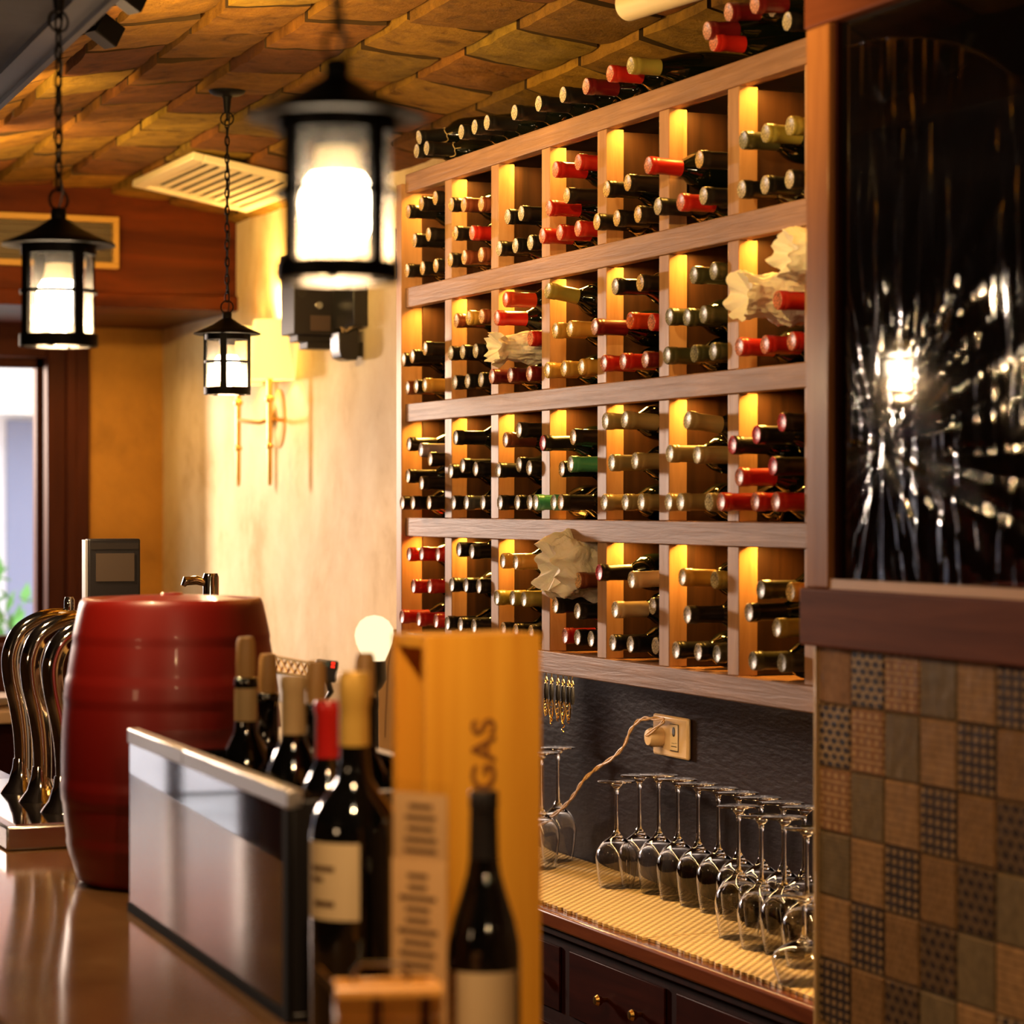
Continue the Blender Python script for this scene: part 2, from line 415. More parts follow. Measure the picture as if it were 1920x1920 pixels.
b.box((-.50, FY, 2.16), (.25, FY + .08, 2.235)); b.box((-.50, FY, 0), (.25, FY + .08, .12)); b.box((-.20, FY + .01, 0), (-.15, FY + .07, 2.2))
dd = struct(b.build('door_1', 'trimwood'))
MB().box((-.42, FY + .035, .12), (.17, FY + .04, 2.16)).build('pane', 'glass', dd)
MB().tube([(-.46, FY, 1.0), (-.46, FY - .04, 1.02), (-.46, FY - .04, 1.25), (-.46, FY, 1.27)], .01).build('door_handle', 'brass', dd)

# vaulted brick ceiling: barrel vault, its axis 2.5 degrees off the rack
DA = R(2.5); AX = Vector((math.sin(DA), math.cos(DA), 0)); AP = Vector((math.cos(DA), -math.sin(DA), 0)); V0 = Vector((1.80, 8.3, 0)); VR = 2.4
def vz(u): return 2.75 - u * u / (2 * VR)
def vault(u, v, h=0):
    p = V0 + AP * u + AX * v; n = Vector((u / VR, 0, 1)).normalized()
    return Vector((p.x, p.y, vz(u))) + Vector((AP.x * n.x, AP.y * n.x, n.z)) * h
def ceil_z(x, y):
    u = (Vector((x, y, 0)) - V0).dot(AP); return vz(u)
b = MB(); cols = b.bm.loops.layers.color.new('tone')
nu = 24
for i in range(nu):
    u0 = -.98 + 2.2 * i / nu; u1 = -.98 + 2.2 * (i + 1) / nu
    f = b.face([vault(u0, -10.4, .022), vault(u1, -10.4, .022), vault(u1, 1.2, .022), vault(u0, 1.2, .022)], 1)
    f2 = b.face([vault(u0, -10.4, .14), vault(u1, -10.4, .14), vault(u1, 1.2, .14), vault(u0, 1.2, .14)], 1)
rb = random.Random(11)
BW, BL = .195, .34
for i in range(-5, 6):
    off = rb.random() * .1 + (BL / 2 if i % 2 else 0)
    for j in range(-31, 4):
        v0 = j * BL + off; v1 = v0 + BL - .018
        u0 = i * BW + .04; u1 = u0 + BW - .012
        if v0 > 1.1: continue
        jt = lambda s=.004: (rb.random() - .5) * 2 * s
        ha = -.004 + jt(.004); hb = -.018 + jt(.005)     # one long edge sits lower, so each course steps
        tone = rb.choice([(.54, .38, .12), (.56, .41, .13), (.58, .45, .15), (.52, .34, .12), (.48, .29, .11), (.55, .42, .14), (.55, .38, .12)])
        k = .85 + rb.random() * .3; tone = tuple(min(1, c * k) for c in tone)
        nseg = 5; segv = 6
        grid = []
        for a in range(nseg + 1):
            row = []
            for c in range(segv + 1):
                uu = u0 + (u1 - u0) * a / nseg; vv = v0 + (v1 - v0) * c / segv
                e = (a in (0, nseg)) + (c in (0, segv))
                if a == 0: uu += noise.noise(Vector((i * 7.1, vv * 17, 1))) * .005
                if a == nseg: uu += noise.noise(Vector((i * 7.1, vv * 17, 9))) * .005
                if c == 0: vv += noise.noise(Vector((uu * 17, j * 3.3 + i, 4))) * .005
                h = ha + (hb - ha) * (1 - a / nseg) + noise.noise(Vector((uu * 22, vv * 22, i + j * .7))) * .0035 + (.004 if e else 0) + (.003 if e > 1 else 0)
                row.append(b.bm.verts.new(vault(uu, vv, h)))
            grid.append(row)
        fs = []
        for a in range(nseg):
            for c in range(segv):
                fs.append(b.bm.faces.new([grid[a][c], grid[a + 1][c], grid[a + 1][c + 1], grid[a][c + 1]]))
        loop_ = [grid[a][0] for a in range(nseg + 1)] + [grid[nseg][c] for c in range(1, segv + 1)] + [grid[a][segv] for a in range(nseg - 1, -1, -1)] + [grid[0][c] for c in range(segv - 1, 0, -1)]
        top = [b.bm.verts.new(v.co + Vector((0, 0, .032))) for v in loop_]
        for q in range(len(loop_)):
            q2 = (q + 1) % len(loop_); f_ = b.bm.faces.new([loop_[q], loop_[q2], top[q2], top[q]]); f_.material_index = 1 if (q < nseg or nseg + segv <= q < 2 * nseg + segv) else 0; fs.append(f_)  # cross-joint sides: dark mortar colour also stands in for shade in the gaps
        for f in fs:
            for lp in f.loops: lp[cols] = (*tone, 1)
ceil = struct(b.build('ceiling', ['brick', 'mortar_gap_shade'], sharp=30))
# lower plastered ceiling over the customers' side
def sl(y): return .98 + .0437 * (y - 4.5)
b = MB()
lo = [(-3.2, -2.2), (sl(-2.2), -2.2), (sl(FY + .2), FY + .2), (-3.2, FY + .2)]
vb = [b.bm.verts.new((x, y, 2.5)) for x, y in lo]; vt = [b.bm.verts.new((x, y, 2.95)) for x, y in lo]
b.bm.faces.new(vb); b.bm.faces.new(vt)
for i in range(4): b.bm.faces.new([vb[i], vb[(i + 1) % 4], vt[(i + 1) % 4], vt[i]])
struct(b.build('ceiling', 'soffit'))
b = MB()
for (o0, o1, z0, z1) in ((-.045, .0, 2.488, 2.502), (.0, .012, 2.478, 2.515)):
    p = [(sl(-2) + o0, -2), (sl(-2) + o1, -2), (sl(FY) + o1, FY), (sl(FY) + o0, FY)]
    a_ = [b.bm.verts.new((x, y, z0)) for x, y in p]; c_ = [b.bm.verts.new((x, y, z1)) for x, y in p]
    b.bm.faces.new(a_); b.bm.faces.new(c_)
    for i in range(4): b.bm.faces.new([a_[i], a_[(i + 1) % 4], c_[(i + 1) % 4], c_[i]])
M['edge'] = plain('dusty_edge', (.022, .015, .016), .5)
struct(b.build('trim_2', 'edge'))
# deep red-brown header in front of the street wall, with a ventilation grille
b = MB(); b.box((-3.0, 8.3, 2.35), (WX, FY, 2.9)); b.box((-3.0, 8.28, 2.35), (WX, 8.3, 2.40)); b.box((-3.0, 8.27, 2.62), (1.3, 8.3, 2.66))
struct(b.build('trim_3', 'redwood', bevel=.004))
rl = light('added_corner_spot', 'SPOT', (2.05, 8.80, 2.345), 14, (1.0, .58, .18), spot_size=R(140), spot_blend=.9, shadow_soft_size=.04); aim(rl, (.12, .1, -1))  # added spot without a fitting, brightens the far wall corner
g = thing('ventilation_grille', 'wide gold-framed air grille set in the red-brown beam at upper left', 'vent', (1.60, 8.27, 2.56))
b = MB(); b.box((-.55, -.012, -.085), (.45, .02, -.065)); b.box((-.55, -.012, .065), (.45, .02, .085)); b.box((-.55, -.012, -.065), (-.53, .02, .065)); b.box((.43, -.012, -.065), (.45, .02, .065))
b.build('frame', plain('gold_paint', (.50, .27, .05), .4), g, bevel=.002)
b = MB()
for k in range(5): b.cbox((-.05, 0, -.05 + k * .025), (.96, .016, .003), mtx=None)
b.box((-.53, .018, -.065), (.43, .028, .065)); b.build('louvre', plain('dull_louvre', (.10, .065, .03), .5), g)

# tiled wall block with a framed black pane above
b = MB(); b.box((TX + .012, -2.0, 0), (WX + .2, 3.33, ZC - .13)); b.box((TX + .034, -2.0, ZC - .13), (WX + .2, 3.31, 2.9)); struct(b.build('wall_right', 'grout'))
RTOP = -.205 + ZC
y0t = 3.316; ts = .0935
b = MB(); uvl = b.bm.loops.layers.uv.new('UVMap')
seq = [0, 1, 2, 3, 4, 5, 6, 7, 3, 4, 1, 6, 5, 2]
for r_ in range(-1, 17):
    for c_ in range(0, 42):
        z1 = ZC - .2895 + .0935 - r_ * ts + .0935 - .0935
        zt = min(z1 - .0008, RTOP + .02); zb = z1 - ts + .0008
        if zb < 0.02 or zt <= zb: continue
        ya = y0t - c_ * ts - .0008; yb = y0t - (c_ + 1) * ts + .0008
        mi = 0 if r_ + c_ == 0 else seq[(r_ + c_) % 14 if r_ + c_ >= 0 else 6]
        if r_ + c_ > 0 and mi == 0: mi = 4
        x = TX; e = .003
        pts = [(x, ya - e, zb + e), (x, yb + e, zb + e), (x, yb + e, zt - e), (x, ya - e, zt - e)]
        out = [(x + e, ya, zb), (x + e, yb, zb), (x + e, yb, zt), (x + e, ya, zt)]
        P = [b.bm.verts.new(p) for p in pts]; O = [b.bm.verts.new(p) for p in out]
        fl = [b.bm.faces.new(P)] + [b.bm.faces.new([O[i], O[(i + 1) % 4], P[(i + 1) % 4], P[i]]) for i in range(4)]
        for f in fl:
            f.material_index = mi
            for lp in f.loops:
                co = lp.vert.co; lp[uvl].uv = ((ya - co.y) / ts, (co.z - (z1 - ts)) / ts)
o = b.build('wall_tiled', TILE, sharp=25); struct(o)
# rounded cream edge trim down the corner, in pieces
for k in range(13):
    z1 = RTOP - k * .14; z0 = max(z1 - .1385, .0)
    if z1 < .05: break
    b = MB(); pr = []
    for q in range(7):
        a = PI / 2 + q * PI / 12
        pr.append((TX + .012 + .016 * math.cos(a) , y0t + .0005 + .017 * math.sin(a)))
    pr += [(TX + .012, y0t + .0005)]
    lo_ = [b.bm.verts.new((x, y, z0)) for x, y in pr]; hi_ = [b.bm.verts.new((x, y, z1)) for x, y in pr]
    b.bm.faces.new(lo_); b.bm.faces.new(hi_)
    for i in range(len(pr)): b.bm.faces.new([lo_[i], lo_[(i + 1) % len(pr)], hi_[(i + 1) % len(pr)], hi_[i]])
    if k == 0: edge = struct(b.build('trim_4', 'goldtrim'))
    else: b.build('trim_piece', 'goldtrim', edge)

# framed window: wooden stile, rails, black pane
FZ0, FZ1 = ZC - .205, ZC - .120     # bottom rail
TZ0 = ZC + .697                     # underside of the top rail
w2 = thing('framed_black_window', 'tall black glass panel in a brown wooden frame above the patterned tiles', 'window', (TX, 3.3, FZ1))
def wpart(mb, name, mat, bevel=0):
    o = mb.build(name, mat, None, bevel=bevel); o.parent = w2; o.matrix_parent_inverse = Matrix.Translation(-Vector((TX, 3.3, FZ1))); return o
wpart(MB().box((TX - .022, 3.247, FZ1), (TX + .033, 3.314, TZ0)), 'stile', 'framewood', .003)
wpart(MB().box((TX - .024, -2.0, FZ0), (TX + .033, 3.330, FZ1)), 'rail', 'framewood_h', .004)
wpart(MB().box((TX - .024, -2.0, TZ0), (TX + .033, 3.316, TZ0 + .30)), 'rail', 'framewood_h', .003)
wpart(MB().box((TX - .024, 1.2, FZ1), (TX + .03, 1.29, TZ0)), 'stile', 'framewood', .003)
M['lipwood'] = wood('lip_wood', (.42, .20, .05), (.60, .30, .08), (30, 2, 30), .5, .1)
wpart(MB().box((TX - .020, 1.29, FZ1), (TX - .004, 3.247, FZ1 + .014)), 'sill_lip', 'lipwood')
wpart(MB().box((TX - .012, 3.238, FZ1), (TX + .03, 3.247, TZ0)), 'bead', 'darkwood')
wpart(MB().box((TX - .004, 1.29, FZ1), (TX + .0, 3.24, TZ0)), 'pane', 'pane')
# crinkled plastic film over the left part of the pane
b = MB(); ny, nz = 150, 300
yA, yB = 3.234, 2.70; zA, zB = FZ1 + .012, ZC + .66
kn = Vector((3.12, ZC + .08))
g_ = []
for i in range(ny + 1):
    row = []
    for j in range(nz + 1):
        y = yA + (yB - yA) * i / ny; z = zA + (zB - zA) * j / nz
        s_ = (yA - y)
        # arched outline
        if z > ZC + .40:
            t = (z - ZC - .40) / .26; lim = (yA - yB) * math.sqrt(max(0, 1 - t * t))
            if s_ > lim: s_ = lim; y = yA - s_
        d = Vector((y, z)) - kn; rr = d.length + 1e-4; an = math.atan2(d.y, d.x)
        fold = noise.noise(Vector((an * 4.5, rr * 1.2, 3))) * .016 * math.exp(-rr * 2.6) * min(1, rr * 14)
        vert = abs(noise.noise(Vector((y * 26, z * 3.2, 8)))) * .006 + noise.noise(Vector((y * 70, z * 14, 2))) * .0012
        big = noise.noise(Vector((y * 7, z * 5, 5))) * .006
        e = min(1, (i + .3) / 8, (ny - i) / 14 + .1)
        row.append(b.bm.verts.new((TX - .0055 - (abs(fold) + vert + big * .6) * e, y, z)))
    g_.append(row)
for i in range(ny):
    for j in range(nz):
        b.bm.faces.new([g_[i][j], g_[i + 1][j], g_[i + 1][j + 1], g_[i][j + 1]])
film = glassy('plastic_film', (.92, .90, .88), .1, .06)
fo = b.build('plastic_film', film, None, sharp=180); fo.parent = w2; fo.matrix_parent_inverse = Matrix.Translation(-Vector((TX, 3.3, FZ1)))

# ------------------------------------------------------------------ wine rack
PY = lambda n: 5.746 - .28 * n        # centre of post n
beams = [(.743, .787), (.4705, .517), (.1985, .242), (-.073, -.0285), (-.3475, -.302)]
YR, YL = PY(8) - .02, PY(0)
rack = thing('wine_rack', 'large built-in wooden wine rack of square compartments filled with bottles', 'wine rack', (RX, PY(8), ZC - .35))
def rpart(mb, name, mat, bevel=.0015):
    o = mb.build(name, mat, None, bevel=bevel); o.parent = rack; o.matrix_parent_inverse = Matrix.Translation(-Vector((RX, PY(8), ZC - .35))); return o
for n_ in range(9):
    yc = PY(n_); wv = .0215
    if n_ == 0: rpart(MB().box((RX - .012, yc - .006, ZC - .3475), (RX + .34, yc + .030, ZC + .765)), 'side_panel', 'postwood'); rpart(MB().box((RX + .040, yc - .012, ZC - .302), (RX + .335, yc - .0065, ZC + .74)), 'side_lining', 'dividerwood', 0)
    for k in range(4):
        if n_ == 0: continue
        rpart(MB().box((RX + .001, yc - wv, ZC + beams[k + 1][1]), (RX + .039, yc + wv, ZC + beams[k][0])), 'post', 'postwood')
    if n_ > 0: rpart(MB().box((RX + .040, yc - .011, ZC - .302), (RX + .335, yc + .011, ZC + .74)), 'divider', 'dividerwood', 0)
for k, (z0, z1) in enumerate(beams):
    rpart(MB().box((RX - .003, YR, ZC + z0), (RX + .022, YL - .008, ZC + z1)), 'rail', 'rackwood', .002)
    zt = z1 - .002
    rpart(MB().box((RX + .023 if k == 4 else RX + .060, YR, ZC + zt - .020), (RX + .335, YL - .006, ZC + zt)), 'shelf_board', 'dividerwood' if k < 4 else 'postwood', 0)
    if k < 4: rpart(MB().box((RX + .058, YR, ZC + z0 + .0135), (RX + .066, YL - .006, ZC + zt - .018)), 'shelf_edge', 'postwood', 0)
rpart(MB().box((RX + .335, YR, ZC - .3475), (RX + .339, YL, ZC + .74)), 'back_panel', 'dividerwood', 0)
for (yy_, sy_, e_) in ((3.62, .25, 3.0), (4.6, 1.4, 3.2)):
    ul = light('under_rack_light', 'AREA', (RX + .05 if yy_ > 4 else RX + .12, yy_, ZC - .352), e_, (1.0, .62, .26), shape='RECTANGLE', size=.02, size_y=sy_); ul.parent = rack; ul.matrix_parent_inverse = Matrix.Translation(-Vector((RX, PY(8), ZC - .35)))
# small warm downlights behind each rail, one per compartment
ledmat = emis('led_warm', (1, .55, .14), 3)
for n_ in range(8):
    for k in range(4):
        yc = (PY(n_) + PY(n_ + 1)) / 2
        lo_ = light('compartment_light', 'AREA', (RX + .043, yc + .078, ZC + beams[k][0] + .015), .58, (1.0, .47, .07), shape='RECTANGLE', size=.014, size_y=.05)
        lo_.parent = rack; lo_.matrix_parent_inverse = Matrix.Translation(-Vector((RX, PY(8), ZC - .35)))
        lo_.rotation_euler = (R(-14), 0, 0)

# ---- bottles
BL_, BR_ = .30, .0365
def bottle_body_prof(kind='bordeaux'):
    if kind == 'burgundy':
        return [(0, 0), (.033, 0), (.037, .006), (.0375, .13), (.036, .155), (.031, .185), (.0235, .212), (.017, .232), (.0148, .245), (.0146, .292)]
    return [(0, .004), (.030, 0), (BR_ - .002, .003), (BR_, .010), (BR_, .185), (BR_ - .002, .198), (.0285, .213), (.019, .225), (.0150, .235), (.0146, .262), (.0146, .294)]
body_mesh = {}
for kd in ('bordeaux', 'burgundy'):
    o = MB().lathe(bottle_body_prof(kd), 28).build('body', 'bottle_glass', sharp=60); body_mesh[kd] = o.data; bpy.data.objects.remove(o)
def capmat(name, col, rough=.34, metal=0):
    return plain(name, col, rough, metal, spec=.3 if max(col) < .05 else .5, coat=0 if max(col) < .05 else .15)
def endmat(name, col):
    m, n, l = newmat(name); b_ = n['Principled BSDF']
    v = texco(n, l, (330, 330, 330)); vo = n.new('ShaderNodeTexVoronoi'); vo.feature = 'DISTANCE_TO_EDGE'; l.new(v, vo.inputs['Vector']); vo.inputs['Scale'].default_value = .55
    colr = ramp(n, l, vo.outputs['Distance'], [(.02, tuple(c * .22 for c in col)), (.14, col)])
    l.new(colr, b_.inputs['Base Color']); setp(b_, Roughness=.4)
    bump(n, l, b_, vo.outputs['Distance'], .5, .001); return m
CAPS = {  # key: capsule colour, end colour, words, band colour
 'K': ((.010, .009, .009), (.46, .38, .27), 'black-capped'), 'T': ((.014, .010, .008), (.60, .38, .14), 'gold-ended black-capped'),
 'R': ((.52, .016, .010), (.58, .20, .13), 'red-capped'), 'D': ((.13, .006, .008), (.55, .26, .20), 'wine-red-capped'),
 'B': ((.22, .055, .022), (.62, .36, .16), 'copper-capped'), 'A': ((.62, .33, .06), (.68, .42, .12), 'amber-capped'),
 'O': ((.34, .27, .055), (.42, .34, .17), 'olive-yellow-capped'), 'V': ((.060, .055, .022), (.26, .24, .17), 'olive-green-capped'),
 'C': ((.30, .21, .09), (.68, .56, .40), 'pale-ended cream-capped'), 'W': ((.66, .48, .26), (.66, .50, .30), 'ivory-capped'),
 'G': ((.06, .33, .17), (.46, .44, .26), 'green-capped'), 'X': ((.014, .010, .009), (.56, .05, .08), 'black-capped pink-ended'),
 'L': ((.36, .27, .31), (.52, .42, .44), 'lilac-capped'), 'Y': ((.09, .09, .09), (.50, .46, .40), 'slate-grey-capped'),
 'P': ((.62, .05, .012), (.66, .14, .05), 'bright orange-red-capped')}
cap_mesh = {}
def cap_obj_mesh(key):
    if key in cap_mesh: return cap_mesh[key]
    cc, ec, _ = CAPS[key]
    ec = tuple(min(.85, c * 1.35) for c in ec); cm = capmat('foil_' + key.lower(), cc); em = endmat('foil_end_' + key.lower(), ec)
    rimc = plain('foil_rim_' + key.lower(), tuple(min(1, c * 1.15 + .01) for c in cc), .25)
    pr = [(.0158, .226), (.0156, .250), (.0155, .2795), (.0166, .2815), (.0168, .290), (.0163, .2915), (.0167, .2925), (.0167, .297, 0), (.0160, .2995, 0), (.0148, .3003, 1), (.0142, .2996, 1), (.0, .2996, 1)]
    o = MB().lathe(pr, 26).build('capsule', [cm, em], sharp=50); cap_mesh[key] = o.data; bpy.data.objects.remove(o); return cap_mesh[key]
protos = {}
def make_bottle(key, kind='bordeaux'):
    if (key, kind) not in protos:
        r = thing('wine_bottle', 'x', 'bottle')
        for nm, me in (('body', body_mesh[kind]), ('capsule', cap_obj_mesh(key))):
            o = bpy.data.objects.new(nm, me); COL.objects.link(o); o.parent = r
        protos[(key, kind)] = r; return r
    return copy_tree(protos[(key, kind)])
def lay(r, mouth, yaw=0, pitch=0, L=BL_):
    """mouth: world position of the capsule end; the bottle runs back from there along +X (the wine side)"""
    d = Vector((-math.cos(pitch) * math.cos(yaw), math.sin(yaw) * math.cos(pitch), math.sin(pitch)))
    r.rotation_mode = 'XYZ'
    q = d.to_track_quat('Z', 'Y'); r.rotation_euler = q.to_euler(); r.location = mouth - d * L
ZA = lambda x, y: (740 + x / 4.923, 200 + y / 4.923)
ZB_ = lambda x, y: (1110 + x / 4.683, y / 4.683)
ZC_ = lambda x, y: (1110 + x / 4.683, 330 + y / 4.683)
ZD = lambda x, y: (740 + x / 4.923, 530 + y / 4.923)
ZE = lambda x, y: (740 + x / 4.923, 880 + y / 4.923)
ZF = lambda x, y: (1110 + x / 4.683, 700 + y / 4.683)
ZH = lambda x, y: (1110 + x / 4.683, 1000 + y / 4.683)
Q = {'A': ZA, 'B': ZB_, 'C': ZC_, 'D': ZD, 'E': ZE, 'F': ZF, 'H': ZH}
# per compartment (shelf, column): layers from the top down, each a list of (capsule, zoom, x, y)
CELLS = {
 (0, 0): ['TA122,968 TA243,898 TA372,843', 'TA180,1233 TA310,1180', 'TA112,1545 TA255,1515 TA378,1480'],
 (0, 1): ['TA520,905 BA635,905 BA795,900', 'TA558,1168 RA712,1165', 'TA512,1460 BA640,1440 BA795,1400'],
 (0, 2): ['KA1040,1015 KA1165,985', 'KA962,1340 KA1112,1300 KA1250,1275'],
 (0, 3): ['RA1480,580 RA1690,512', 'RA1420,935 TA1585,820', 'RA1360,1240 RA1520,1200 RA1688,1125'],
 (0, 4): ['TB125,1660 TB310,1605', 'TC40,440 TC215,395 TC400,360'],
 (0, 5): ['RB490,1450 TB940,1400', 'KB575,1820 RB775,1805 KB975,1720'],
 (0, 6): ['VB1325,1230 OB1520,1170 OB1735,1105', 'KB1310,1670 KB1515,1630 KB1730,1575'],
 (1, 0): ['TD78,710 TD160,680 TD278,608', 'BD115,998 TD195,990 AD275,945'],
 (1, 1): ['BD565,350 AD680,325 BD800,310', 'KD515,650 KD625,640 KD745,630', 'KD553,950 KD670,940 KD795,920'],
 (1, 2): ['RD940,325 PD1020,155', 'RD1250,515', 'DD895,905 DD1065,895 DD1240,868'],
 (1, 3): ['OD1410,70', 'AD1480,440 AD1615,425', 'AD1405,830 AD1560,810 AD1720,790'],
 (1, 4): ['KC200,970 TC420,940', 'DC20,1325 PC330,1270 RC520,1285', 'RC100,1685 RC270,1670 DC465,1645'],
 (1, 5): ['VC890,870 VC1065,835', 'VC675,1235 VC830,1240 VC975,1215', 'VC655,1610 VC895,1580 VC1060,1560'],
 (1, 6): ['RC1625,1090', 'RC1290,1510 RC1515,1490 RC1750,1450'],
 (2, 0): ['TD130,1490 LD240,1545 TD325,1630', 'TD120,1785 TD245,1852', 'TE68,330 TE165,335 TE315,335'],
 (2, 1): ['KD560,1430', 'KD515,1740 KD625,1690 KD745,1720', 'KE540,335 YE660,320 KE812,335'],
 (2, 2): ['BD1020,1450 KD1145,1360', 'KD955,1730 KD1145,1680 KD1240,1710', 'KE970,345 KE1130,330 KE1245,360'],
 (2, 3): ['XD1365,1480 TD1645,1425', 'TD1540,1720 GD1620,1675', 'GE1298,330 GE1465,325 TE1530,345'],
 (2, 4): ['CF115,420 CF285,405', 'CF170,785 CF375,770', 'CF105,1160 CF290,1155 CF430,1140'],
 (2, 5): ['CF835,410', 'CF680,705 CF920,715', 'CF670,1150 CF775,1145 CF1025,1145'],
 (2, 6): ['XF1230,630 XF1440,540 XF1665,430', 'RF1290,910 XF1585,815', 'RF1130,1180 RF1430,1180 RF1610,1180'],
 (3, 0): ['RE130,785 RE245,780 RE395,785', 'RE170,1080 RE320,1080', 'RE65,1360 RE220,1385 RE380,1400'],
 (3, 1): ['KE590,740 KE710,760', 'KE525,1065 KE655,1070 KE775,1080', 'KE485,1420 KE605,1435 KE730,1450'],
 (3, 2): ['AE995,845 AE1115,855', 'OE940,1185 OE1085,1190 OE1190,1200', 'TE1000,1480 TE1115,1495 TE1255,1525'],
 (3, 3): ['BE1690,1025', 'TE1480,1255 KE1685,1310', 'RE1570,1590 KE1685,1615 KE1810,1630'],
 (3, 4): ['XH60,345 WH345,410', 'WH200,670 KH530,640', 'KH180,1005 KH335,1015 KH555,1045'],
 (3, 5): ['AH790,385 OH1075,410', 'KH835,715', 'KH735,1055 KH930,1090 VH1095,1125'],
 (3, 6): ['VH1480,495 AH1740,515', 'KH1375,695 OH1620,830', 'VH1410,1140 VH1665,1175'],
}
ORD = ['first', 'second', 'third', 'fourth', 'fifth', 'sixth', 'seventh', 'eighth']
SHELF = ['top shelf', 'second shelf', 'third shelf', 'bottom shelf']
def layer_name(i, n):
    if i == n - 1: return 'lowest layer'
    if i == 0: return 'uppermost layer'
    if n == 3: return 'middle layer'
    return ORD[i] + ' layer down'
POS = {1: ['alone'], 2: ['left', 'right'], 3: ['left', 'middle', 'right'], 4: ['leftmost', 'second', 'third', 'rightmost']}
TILTED = {(1, 3, 0, 0): (0, R(9)), (2, 5, 0, 0): (0, R(7)), (2, 4, 0, 1): (0, R(4)), (0, 5, 0, 0): (0, R(2)), (3, 4, 0, 1): (0, R(-2)), (3, 5, 0, 0): (0, R(2))}
for (r_, c_), layers in CELLS.items():
    yl = PY(c_) - .0215 - BR_; yr = PY(c_ + 1) + .0215 + BR_
    zs = ZC + beams[r_ + 1][1] - .002
    for li, ly in enumerate(layers):
        items = []
        for tkn in ly.split():
            key, zm = tkn[0], tkn[1]; x, y = map(float, tkn[2:].split(','))
            items.append([key, *Q[zm](x, y)])
        n = len(items); Y = []
        for key, px, py in items:
            p = at(px, py, X=RX - .048); Y.append(p.y)
        # keep bottles side by side inside the compartment
        ymax = yl + (.012 if n < 3 else .0); ymin = yr
        Y = [min(max(v, ymin), ymax) for v in Y]
        sp_ = 2 * BR_ + .0005
        for it in range(8):
            for i in range(n - 1):
                g2 = Y[i] - Y[i + 1]
                if g2 < sp_: m_ = (sp_ - g2) / 2; Y[i] += m_; Y[i + 1] -= m_
            if Y[0] > ymax: Y[0] = ymax
            if Y[-1] < ymin: Y[-1] = ymin
        for i, (key, px, py) in enumerate(items):
            q = at(px, py, X=1.0); xe = Y[i] / q.y
            xe = min(max(xe, RX - .12), RX + .012); p = at(px, py, X=xe)
            z = max(p.z, zs + BR_ + .0005)
            if li == len(layers) - 1 and r_ < 3: z = min(z, zs + BR_ + .012)
            bt = make_bottle(key)
            yaw, pit = TILTED.get((r_, c_, li, i), (0, 0))
            lay(bt, Vector((xe, Y[i], z)), yaw, pit)
            nm = CAPS[key][2]
            nl = len(layers)
            pos = POS[n][i]
            lab = f'{nm} bottle, {pos + " in " if pos != "alone" else "alone in "}{layer_name(li, nl)}, {SHELF[r_]}, {ORD[c_]} compartment from left'
            tag(bt, lab, 'bottle', 'wine bottles lying in the rack')
# bottles lying on top of the rack
TOPROW = [('K', *ZA(222, 285), 'upper leftmost black-capped bottle in the stack on top of the rack'),
          ('K', *ZA(200, 410), 'black-capped bottle at the far left end of the rack top, lower layer'),
          ('K', *ZA(292, 395), 'lower black-capped bottle with string, second at left end of rack top'),
          ('K', *ZA(612, 262), 'black-capped bottle on the rack top above the first rack post'),
          ('K', *ZA(735, 262), 'short-showing black-capped bottle on rack top, fourth end from the left'),
          ('K', *ZA(848, 205), 'black-capped bottle on rack top above the second compartment'),
          ('K', *ZA(1102, 105), 'black-capped bottle on rack top above the third compartment'),
          ('K', *ZA(1325, 85), 'black-capped bottle on rack top between two others above the third rack post'),
          ('K', *ZA(1550, 20), 'black-capped bottle on rack top, just left of the dark red one'),
          ('D', 1098, 163, 'dark red-capped bottle on rack top left of the bright red-ended one'),
          ('R', 1143, 138, 'red-ended bottle on top of the rack above the fifth compartment'),
          ('O', *ZB_(335, 575), 'long-necked bottle with olive-gold foil lying on top of the rack')]
for key, px, py, lab in TOPROW:
    p = at(px, py, X=RX - .05 if px > 800 else RX - .03)
    zt = ZC + .785 + BR_
    bt = make_bottle(key, 'burgundy' if key == 'O' else 'bordeaux')
    p.z = max(p.z, zt)
    lay(bt, p, 0, R(-8) if lab.startswith('upper leftmost') else 0)
    tag(bt, lab, 'bottle', 'bottles on top of the rack')
    if 'string' in lab or 'upper leftmost' in lab:
        b = MB(); b.tube([(.0168 * math.cos(2 * PI * q / 20), .0168 * math.sin(2 * PI * q / 20), .236 + .004 * math.sin(q)) for q in range(20)], .0010, 5, closed=True)
        b.tube([(.0165, 0, .236), (.022, .004, .215), (.030, .010, .195)], .0008, 5); b.build('string_tie', 'label', bt)
# string ties round the leftmost top bottles
# red-capsuled cava bottles high on the right
for key, px, py, lab, dx in [('D', 1325, 58, 'dark red cava bottle with cork end, lowest of the red stack at upper right', 0),
                         ('D', 1365, 23, 'dark red cava bottle, second up in the red stack at upper right', -.005),
                         ('D', 1414, 8, 'dark red cava bottle with gold end, top of the red stack at upper right', -.03),
                         ('R', 1337, 79, 'bottle with bright red wax ball end under the cork-ended red bottle', .012)]:
    p = at(px, py, X=RX - .035 + dx)
    bt = make_bottle(key, 'burgundy'); lay(bt, p, 0, R(0) if key == 'R' else R(-5))
    tag(bt, lab, 'bottle', 'red-foiled bottles stacked above the rack')
for px, py, lab in [(1448, 14, 'dark bottle filling the red stack, left of the wooden frame'), (1475, 40, 'dark bottle lying low on rack top beside the wooden frame')]:
    p = at(px, py, X=RX - .01); bt = make_bottle('K', 'burgundy'); p.z = max(p.z, ZC + .785 + BR_); lay(bt, p); tag(bt, lab, 'bottle', 'dark bottles at the right end of the rack top')

